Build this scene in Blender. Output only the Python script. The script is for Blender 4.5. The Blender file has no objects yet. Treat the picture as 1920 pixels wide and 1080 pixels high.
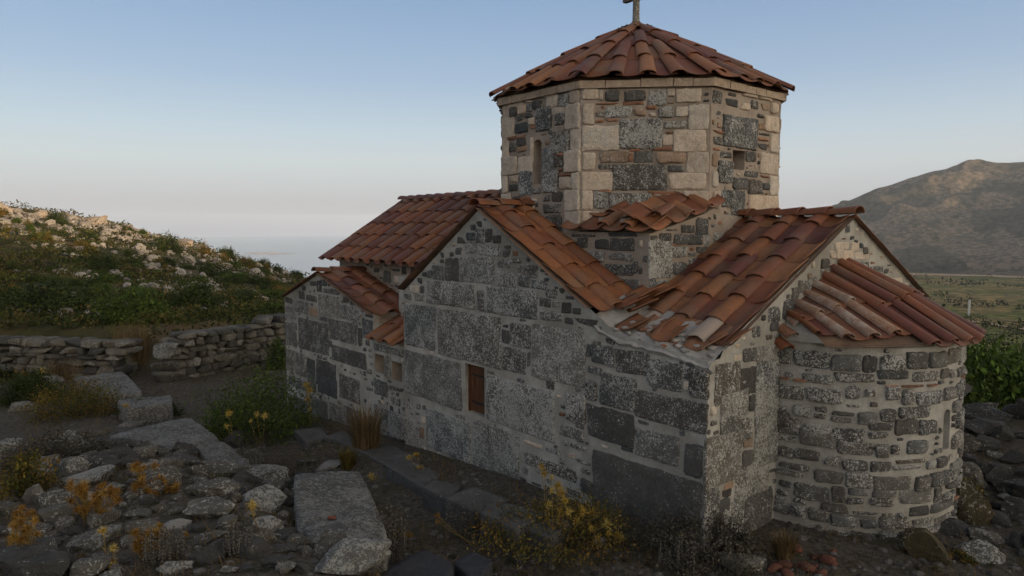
# Small stone church on a hillside above the sea, before sunrise reaches it. Units are metres, X east, Y north.
import bpy, math, random, json
import numpy as np
from mathutils import Vector, noise
SUN_OFF=130.          # direction to the sun, degrees right of the view direction
SUN_EL=5.5
# ---------------- terrain height ----------------
def sst(a,b,x):
    t=min(1.,max(0.,(x-a)/(b-a))); return t*t*(3-2*t)
def lerp_tab(tab,x):
    if x<=tab[0][0]: return tab[0][1]
    for (a,b),(c,d) in zip(tab,tab[1:]):
        if x<=c: return b+(d-b)*(x-a)/(c-a)
    return tab[-1][1]
YAW=math.radians(39.2); FX,FY=-math.cos(YAW),math.sin(YAW); RX,RY=FY,-FX
RXX,RXY=math.sin(YAW),math.cos(YAW)   # right vector
def polar(x,y):
    d=x*FX+y*FY; s=x*RXX+y*RXY
    return math.degrees(math.atan2(s,d)), math.hypot(x,y)
CREST=[(-180,9),(-60,12),(-40,10.5),(-36,7.6),(-33,6.3),(-31,5.4),(-28,3.7),(-24,.6),(-21,-2.2),(-18,-4.6),(-15,-7.),(-10,-12),(0,-20),(15,-22)]
MTN=[(-2,-110),(6,-60),(10,-25),(14,2),(18,22),(20.5,32),(22.5,52),(25,92),(27,122),(29,140),(31,151),(32,158),(33,164),(34,160),(36,160),(38,160),(45,145),(60,90),(80,20),(100,-40)]
OCC=[(-900,30),(-400,40),(-100,45),(110,47),(220,22),(330,4),(1000,-2),(1200,10),(1290,30),(1400,60),(1480,83),(1600,110),(1750,150),(1950,176),(2200,180),(3000,60)]
def H0(x,y):
    a,r=polar(x,y)
    # near ground
    z=-.8+.8*sst(-19,-5,x) if x<-4.5 else 0.
    if y<5.6:
        z+=.55*(1-sst(2.2,4.4,y))*sst(-19,-12,x)
        z-=.2*(1-sst(4.9,5.5,y))*sst(2.3,3.8,y)*sst(-14,-12,x)
    z+=1.75*math.exp(-(r/2.6)**2)
    if y>8 and x>-6: z+=.45*sst(9.5,12.5,y)
    if r>14:
        # left hillside
        tb=lerp_tab(CREST,a)
        xw=lerp_tab([(-5,-31),(.6,-26.9),(4.15,-23.2),(5.1,-22.3),(9.6,-23.2),(15,-25)],y)
        k=sst(0.,2.2,xw-x) if a<-8 else sst(22.4,27,r)
        depth=1.0
        zl=z
        if r>20:
            t=min(1.,max(0.,math.log(r/25.)/math.log(140/25.)))
            z25=.45
            T0=(3.5-z25)/25.; T1=(3.5-tb)/140.
            zl=3.5-r*(T0+(T1-T0)*t**1.0) if r<140 else tb-(r-140)*.12-((r-140)**2)*.0006
            zl=max(zl,-112)
            zl=z*(1-k)+zl*k
        # right valley
        VAL=[(14,z),(20,-1.2),(30,-3.8),(60,-9.),(100,-17),(180,-30),(300,-42),(530,-50),(1200,-62),(1300,-60)]
        if r<1300: zr=lerp_tab(VAL,r)
        else:
            zc=lerp_tab(MTN,a)
            t=sst(1230,2000,r)*.55+.45*min(1.,max(0.,(r-1230)/770.))
            zr=-61+(zc+61)*t if r<2000 else zc-(r-2000)*.12
        w=sst(2,18,a) if a<90 else 1-sst(100,130,a)
        # gentle: sea toward the front
        zs=max(-112.,-.8-(r-14)*.1) if r<4000 else -112.
        zm=zl*(1-sst(-14,2,a))+zs*sst(-14,2,a) if a<90 else zl
        if a<-60: zm=zl if r<140 else max(zl,-40)
        z=zm*(1-w)+zr*w
        # ridge in the east behind the viewpoint
        sx=x*FX+y*FY; sr=x*RXX+y*RXY
        c=math.radians(SUN_OFF)
        s=-(sx*math.cos(math.pi-c)) if False else sx*math.cos(c)+sr*math.sin(c)
        q=-sx*math.sin(c)*-1+sr*-math.cos(c)
        if s>60:
            oz=lerp_tab(OCC,q)
            prof=sst(110,400,s) if s<400 else 1-.6*sst(400,900,s)
            z=z*(1-sst(60,180,s))+(-2+(oz+2)*prof)*sst(60,180,s)
    return z

# stones measured on each wall plane, centimetres: u0,z0,u1,z1,kind,lichen
ST=json.loads('''{"nar":[[-1590,186,-1506,162,"d",6],[-1451,210,-1349,169,"d",6],[-1498,179,-1458,159,"r",1],[-1557,211,-1524,193,"D",3],[-1518,205,-1460,192,"D",4],[-1563,147,-1406,80,"d",5],[-1400,162,-1271,120,"d",5],[-1641,66,-1524,16,"d",5],[-1518,62,-1477,4,"D",2],[-1469,65,-1373,11,"D",3],[-1385,107,-1236,77,"d",4],[-1642,130,-1610,77,"d",4],[-1602,135,-1573,79,"d",6],[-1344,197,-1289,170,"d",6],[-1289,188,-1255,164,"d",6],[-1248,176,-1206,141,"d",4],[-1441,243,-1406,230,"D",2],[-1401,244,-1390,231,"D",2],[-1389,227,-1347,215,"D",4],[-1496,242,-1460,227,"D",3],[-1455,239,-1433,217,"D",2],[-1428,225,-1391,216,"D",3],[-1537,224,-1517,213,"D",2],[-1331,217,-1304,202,"D",1],[-1301,215,-1277,199,"D",1],[-1637,199,-1596,177,"D",3],[-1449,164,-1405,154,"D",4],[-1403,115,-1388,101,"D",1],[-1254,201,-1229,190,"D",1],[-1236,187,-1204,182,"D",1],[-1639,169,-1597,156,"d",6],[-1641,150,-1572,142,"d",5],[-1267,158,-1251,121,"D",3],[-1515,24,-1476,-12,"D",2],[-1461,33,-1369,-5,"D",2],[-1630,5,-1524,-16,"d",4],[-1512,-23,-1418,-76,"d",5],[-1633,-41,-1526,-84,"d",5],[-1406,-20,-1331,-63,"l",6],[-1356,51,-1266,3,"d",5],[-1324,-12,-1260,-47,"l",5]],
"gap":[[-1234,134,-1095,122,"d",6],[-1248,65,-1152,38,"D",4],[-1146,14,-1093,-27,"d",5],[-1144,64,-1094,55,"D",3],[-1097,50,-1028,33,"d",7],[-1141,43,-1108,29,"d",5],[-1253,15,-1154,-16,"d",5]],
"tr":[[-859,362,-846,353,"D",1],[-874,358,-860,349,"D",2],[-884,345,-863,333,"D",2],[-909,339,-889,328,"D",2],[-860,351,-839,330,"D",4],[-836,351,-820,331,"D",3],[-818,341,-800,330,"D",2],[-889,331,-858,313,"d",6],[-853,327,-799,312,"d",7],[-915,322,-897,311,"D",4],[-795,328,-777,320,"D",3],[-795,320,-778,310,"D",3],[-773,320,-761,313,"r",0],[-930,314,-918,307,"D",1],[-917,306,-907,302,"D",1],[-956,313,-946,303,"D",1],[-958,302,-946,296,"D",2],[-943,303,-907,270,"D",2],[-901,307,-816,271,"l",7],[-807,306,-773,295,"d",6],[-774,311,-755,303,"D",3],[-810,290,-763,269,"d",7],[-762,302,-720,284,"d",6],[-760,285,-736,271,"d",6],[-980,291,-949,270,"d",5],[-996,283,-984,270,"D",2],[-1012,279,-999,271,"D",1],[-1027,269,-1013,259,"D",2],[-999,265,-865,230,"l",6],[-857,260,-841,228,"d",6],[-837,265,-719,228,"l",7],[-733,281,-700,270,"d",6],[-702,271,-681,260,"D",4],[-716,258,-693,247,"d",5],[-690,257,-676,248,"d",6],[-715,241,-669,229,"d",6],[-672,256,-655,242,"D",2],[-652,251,-638,242,"D",1],[-667,236,-650,228,"D",4],[-647,238,-608,230,"D",2],[-1018,255,-1005,244,"D",3],[-1036,240,-1006,230,"d",6],[-1051,254,-1024,242,"b",3],[-1071,239,-1048,229,"D",3],[-1070,222,-973,151,"l",6],[-964,223,-800,147,"l",6],[-797,215,-784,209,"D",1],[-797,206,-781,187,"D",3],[-778,217,-735,186,"d",6],[-795,181,-745,149,"d",6],[-742,180,-734,159,"D",3],[-686,275,-679,272,"D",1],[-707,286,-696,279,"D",1],[-676,274,-667,267,"D",1],[-714,300,-705,293,"D",2],[-744,311,-735,306,"D",1],[-707,295,-697,289,"r",0],[-982,304,-966,295,"b",2],[-666,265,-649,260,"D",1],[-1072,140,-900,65,"l",6],[-730,222,-628,150,"l",7],[-836,132,-684,66,"l",7],[-661,139,-627,104,"d",6],[-625,162,-612,136,"d",5],[-676,93,-645,79,"d",6],[-642,92,-629,78,"d",6],[-748,55,-709,50,"b",3],[-704,56,-673,50,"d",5],[-670,74,-621,66,"d",7],[-643,55,-617,50,"d",7],[-660,60,-646,52,"b",2],[-748,38,-636,20,"d",8],[-633,45,-618,38,"d",6],[-633,31,-615,13,"d",5],[-753,-10,-702,-26,"b",6],[-661,11,-637,4,"D",5],[-733,-1,-710,-4,"D",2],[-677,110,-662,104,"r",0],[-1002,50,-875,-16,"l",7],[-869,57,-759,-16,"l",7],[-1008,-54,-973,-58,"D",4],[-799,-27,-760,-30,"D",1],[-962,-42,-913,-43,"D",2],[-872,-35,-804,-29,"D",2],[-1128,18,-1076,-24,"l",7],[-1073,20,-1026,-33,"l",7],[-1024,14,-1012,-6,"r",1],[-756,-42,-706,-43,"D",3],[-694,-21,-640,-17,"d",5]],
"bay":[[-599,174,-544,136,"D",4],[-543,163,-433,132,"D",4],[-622,130,-548,91,"D",3],[-567,90,-547,85,"D",1],[-543,117,-482,86,"l",6],[-471,117,-450,80,"D",2],[-612,74,-451,-4,"D",3],[-615,206,-581,185,"D",5],[-575,207,-526,181,"d",6],[-526,200,-480,172,"d",7],[-474,207,-461,201,"D",2],[-478,199,-466,187,"d",7],[-467,199,-439,169,"D",5],[-623,179,-599,170,"d",6],[-627,162,-607,136,"D",5],[-475,184,-467,174,"b",2],[-626,205,-617,190,"D",3],[-615,212,-601,207,"D",4],[-524,203,-509,198,"D",3]],
"east":[[692,193,722,163,"D",2],[725,196,773,160,"l",7],[656,169,708,140,"l",6],[657,146,694,119,"l",5],[698,135,719,112,"l",6],[724,163,775,73,"l",7],[701,111,720,100,"o",0],[701,98,722,80,"D",1],[687,81,756,26,"l",6],[663,72,684,61,"r",0],[661,62,680,51,"D",1],[657,52,678,37,"D",1],[708,42,764,-9,"D",4],[651,37,667,22,"D",1],[668,41,705,10,"l",6],[698,5,738,-19,"l",4],[718,-14,759,-37,"D",2],[646,203,690,161,"l",6],[630,126,695,70,"l",6],[627,79,657,-4,"D",5],[642,204,644,203,"D",1],[696,217,723,201,"D",4],[724,215,765,197,"l",5],[710,162,722,143,"D",2]],
"eg":[[865,313,884,300,"D",2],[811,288,831,273,"D",2],[796,280,811,265,"D",3],[785,273,794,267,"D",2],[777,266,800,245,"D",4],[745,259,772,241,"D",5],[750,242,768,232,"D",2],[713,240,730,227,"D",4],[832,297,844,289,"r",0],[865,301,887,285,"l",5],[884,323,900,312,"b",3],[902,324,921,312,"b",4],[920,322,949,308,"b",3],[951,319,994,310,"b",3],[938,341,949,336,"D",1],[950,337,962,330,"D",1],[942,333,963,321,"b",2],[964,332,976,324,"D",1],[977,326,991,317,"D",1],[957,305,996,291,"D",5],[1001,299,1040,283,"D",5],[1042,294,1057,287,"D",1],[832,291,855,274,"d",6],[931,319,949,310,"b",1],[1065,279,1106,266,"b",3],[898,333,936,324,"b",3]],
"dF":[[-81,550,-56,535,"b",3],[-56,548,-49,533,"b",2],[-46,547,-24,532,"D",4],[-17,546,16,532,"D",2],[19,546,45,526,"d",7],[47,547,58,537,"b",2],[60,547,98,528,"b",4],[-59,530,-25,527,"r",1],[-20,531,12,526,"r",1],[-80,529,-63,500,"b",4],[-60,517,-46,510,"l",4],[-45,524,-8,509,"l",8],[-4,521,15,510,"o",2],[15,525,33,519,"r",1],[35,523,57,508,"d",6],[61,522,79,509,"b",4],[20,515,31,509,"b",2],[81,524,109,490,"b",4],[-61,507,-47,502,"r",2],[-45,508,-25,503,"r",1],[-79,497,-25,464,"b",5],[-24,505,41,465,"d",8],[44,503,78,492,"d",7],[42,484,57,469,"b",3],[46,488,58,484,"r",0],[59,489,106,461,"b",4],[-9,465,8,461,"r",0],[25,467,56,461,"r",1],[-79,460,-61,435,"b",5],[-55,461,-11,445,"o",3],[-9,460,-2,454,"r",0],[-1,462,28,445,"l",4],[32,459,78,444,"o",3],[80,459,110,430,"b",5],[-55,444,-33,436,"D",5],[52,440,74,432,"D",5],[-80,431,-34,407,"b",5],[-33,442,48,407,"D",5],[54,428,106,408,"b",6],[22,405,74,399,"r",1],[-80,406,-64,378,"b",4],[-62,404,-41,379,"l",7],[-38,402,26,376,"l",7],[28,398,69,377,"b",6],[76,403,111,378,"b",5],[-58,406,-35,403,"r",1],[-53,526,-47,521,"r",0],[-10,456,-3,445,"r",0],[-79,376,-51,362,"b",4],[-49,375,-23,363,"r",1],[-18,373,22,359,"d",6],[27,374,50,362,"b",3],[85,376,112,347,"b",4]],
"dS":[[-753,530,-725,496,"b",3],[-744,496,-723,464,"b",4],[-756,464,-723,434,"b",4],[-740,432,-724,407,"b",4],[-754,407,-724,378,"b",4],[-745,550,-726,532,"b",3],[-915,528,-882,498,"b",3],[-915,498,-897,466,"b",3],[-915,466,-876,438,"b",4],[-915,437,-901,409,"b",4],[-915,407,-893,387,"b",4],[-914,556,-858,542,"b",2],[-913,546,-897,527,"b",2],[-893,544,-876,529,"D",2],[-850,544,-836,532,"D",5],[-833,546,-813,533,"D",2],[-800,550,-774,531,"b",3],[-770,548,-748,530,"d",6],[-772,561,-745,550,"D",4],[-811,558,-774,547,"b",2],[-872,544,-852,531,"b",2],[-878,530,-857,521,"D",3],[-854,531,-833,522,"D",3],[-823,534,-789,501,"d",6],[-787,531,-757,520,"b",3],[-779,522,-758,503,"l",5],[-845,522,-829,512,"b",2],[-879,517,-847,502,"D",5],[-840,511,-824,504,"r",0],[-796,502,-778,493,"l",4],[-776,498,-747,490,"r",1],[-874,494,-853,481,"D",3],[-896,490,-878,474,"D",5],[-873,481,-850,472,"r",0],[-901,499,-878,493,"r",0],[-878,499,-852,493,"r",0],[-787,492,-747,464,"d",7],[-777,464,-756,458,"r",0],[-780,457,-760,443,"D",4],[-771,440,-758,436,"r",0],[-770,433,-740,428,"r",0],[-808,472,-782,438,"l",7],[-808,438,-772,406,"d",6],[-868,441,-838,404,"d",6],[-835,423,-814,415,"D",3],[-837,414,-814,404,"D",4],[-871,463,-837,441,"b",3],[-896,436,-873,425,"b",2],[-896,422,-874,411,"D",1],[-889,403,-867,390,"D",2],[-862,403,-840,396,"r",1],[-808,402,-791,392,"D",5],[-786,406,-761,391,"D",2],[-807,388,-764,375,"d",6],[-767,427,-742,410,"b",3],[-854,394,-842,389,"D",4],[-913,576,-859,553,"b",2],[-850,555,-836,546,"b",2],[-840,493,-833,460,"b",3],[-754,375,-723,345,"b",3],[-807,371,-764,347,"D",5]],
"dE":[[890,546,911,528,"D",4],[917,538,946,527,"D",1],[924,547,943,542,"D",1],[957,554,992,546,"b",3],[994,551,1028,546,"b",3],[950,537,974,526,"b",3],[976,542,994,530,"D",4],[998,540,1023,531,"o",2],[1026,544,1042,528,"b",3],[912,522,988,522,"r",1],[916,514,993,470,"D",5],[993,525,1009,518,"D",3],[1012,523,1044,501,"b",4],[994,511,1011,501,"r",0],[1000,497,1025,493,"D",3],[996,489,1023,485,"r",0],[995,481,1019,471,"D",2],[1027,497,1046,470,"b",4],[892,491,917,486,"r",1],[892,481,915,470,"D",4],[893,466,910,462,"r",0],[910,462,936,453,"D",3],[967,467,992,451,"D",3],[1004,465,1048,436,"b",4],[906,447,937,419,"D",5],[968,437,999,428,"D",3],[938,426,975,409,"D",3],[976,424,1006,404,"D",2],[1008,421,1027,411,"D",0],[1003,433,1029,429,"r",0],[1029,432,1049,405,"b",4],[915,406,936,383,"D",4],[938,406,968,376,"D",3],[978,401,1051,380,"b",5],[893,458,904,439,"r",0],[894,433,905,411,"b",3],[896,405,912,379,"b",3],[973,376,1007,363,"D",3],[1012,376,1052,357,"b",4],[921,372,964,344,"D",3]],
"mS":[[-704,335,-676,323,"D",1],[-674,338,-630,321,"D",4],[-716,319,-683,304,"d",6],[-681,318,-634,307,"d",6],[-684,302,-634,288,"D",5],[-633,307,-625,292,"D",3],[-738,338,-717,324,"D",3],[-752,343,-698,339,"D",4],[-680,346,-626,340,"D",3],[-673,283,-623,261,"D",5]],
"mE":[[709,335,771,286,"l",7],[771,326,803,313,"d",6],[764,331,793,327,"r",1],[806,318,823,312,"D",4],[774,306,803,289,"D",3],[823,326,849,317,"D",3],[711,287,738,262,"D",5],[740,282,764,267,"d",6],[773,343,838,329,"D",3],[842,343,856,327,"d",6],[863,345,888,332,"d",6],[760,356,780,348,"D",3],[790,356,820,345,"D",3],[822,367,848,343,"D",3],[795,365,820,358,"D",2],[807,310,834,296,"d",7],[810,325,821,320,"r",0],[744,345,769,335,"D",4],[708,346,741,336,"D",3]],
"wa":[[-1399,266,-1375,256,"D",3],[-1355,260,-1326,237,"D",4],[-1310,253,-1285,240,"b",2],[-1280,273,-1263,259,"D",2],[-1325,267,-1288,262,"D",3],[-1311,234,-1274,229,"D",3],[-1224,288,-1178,274,"d",6],[-1260,252,-1239,246,"r",0],[-1245,274,-1228,261,"D",2]]}''')
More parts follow.
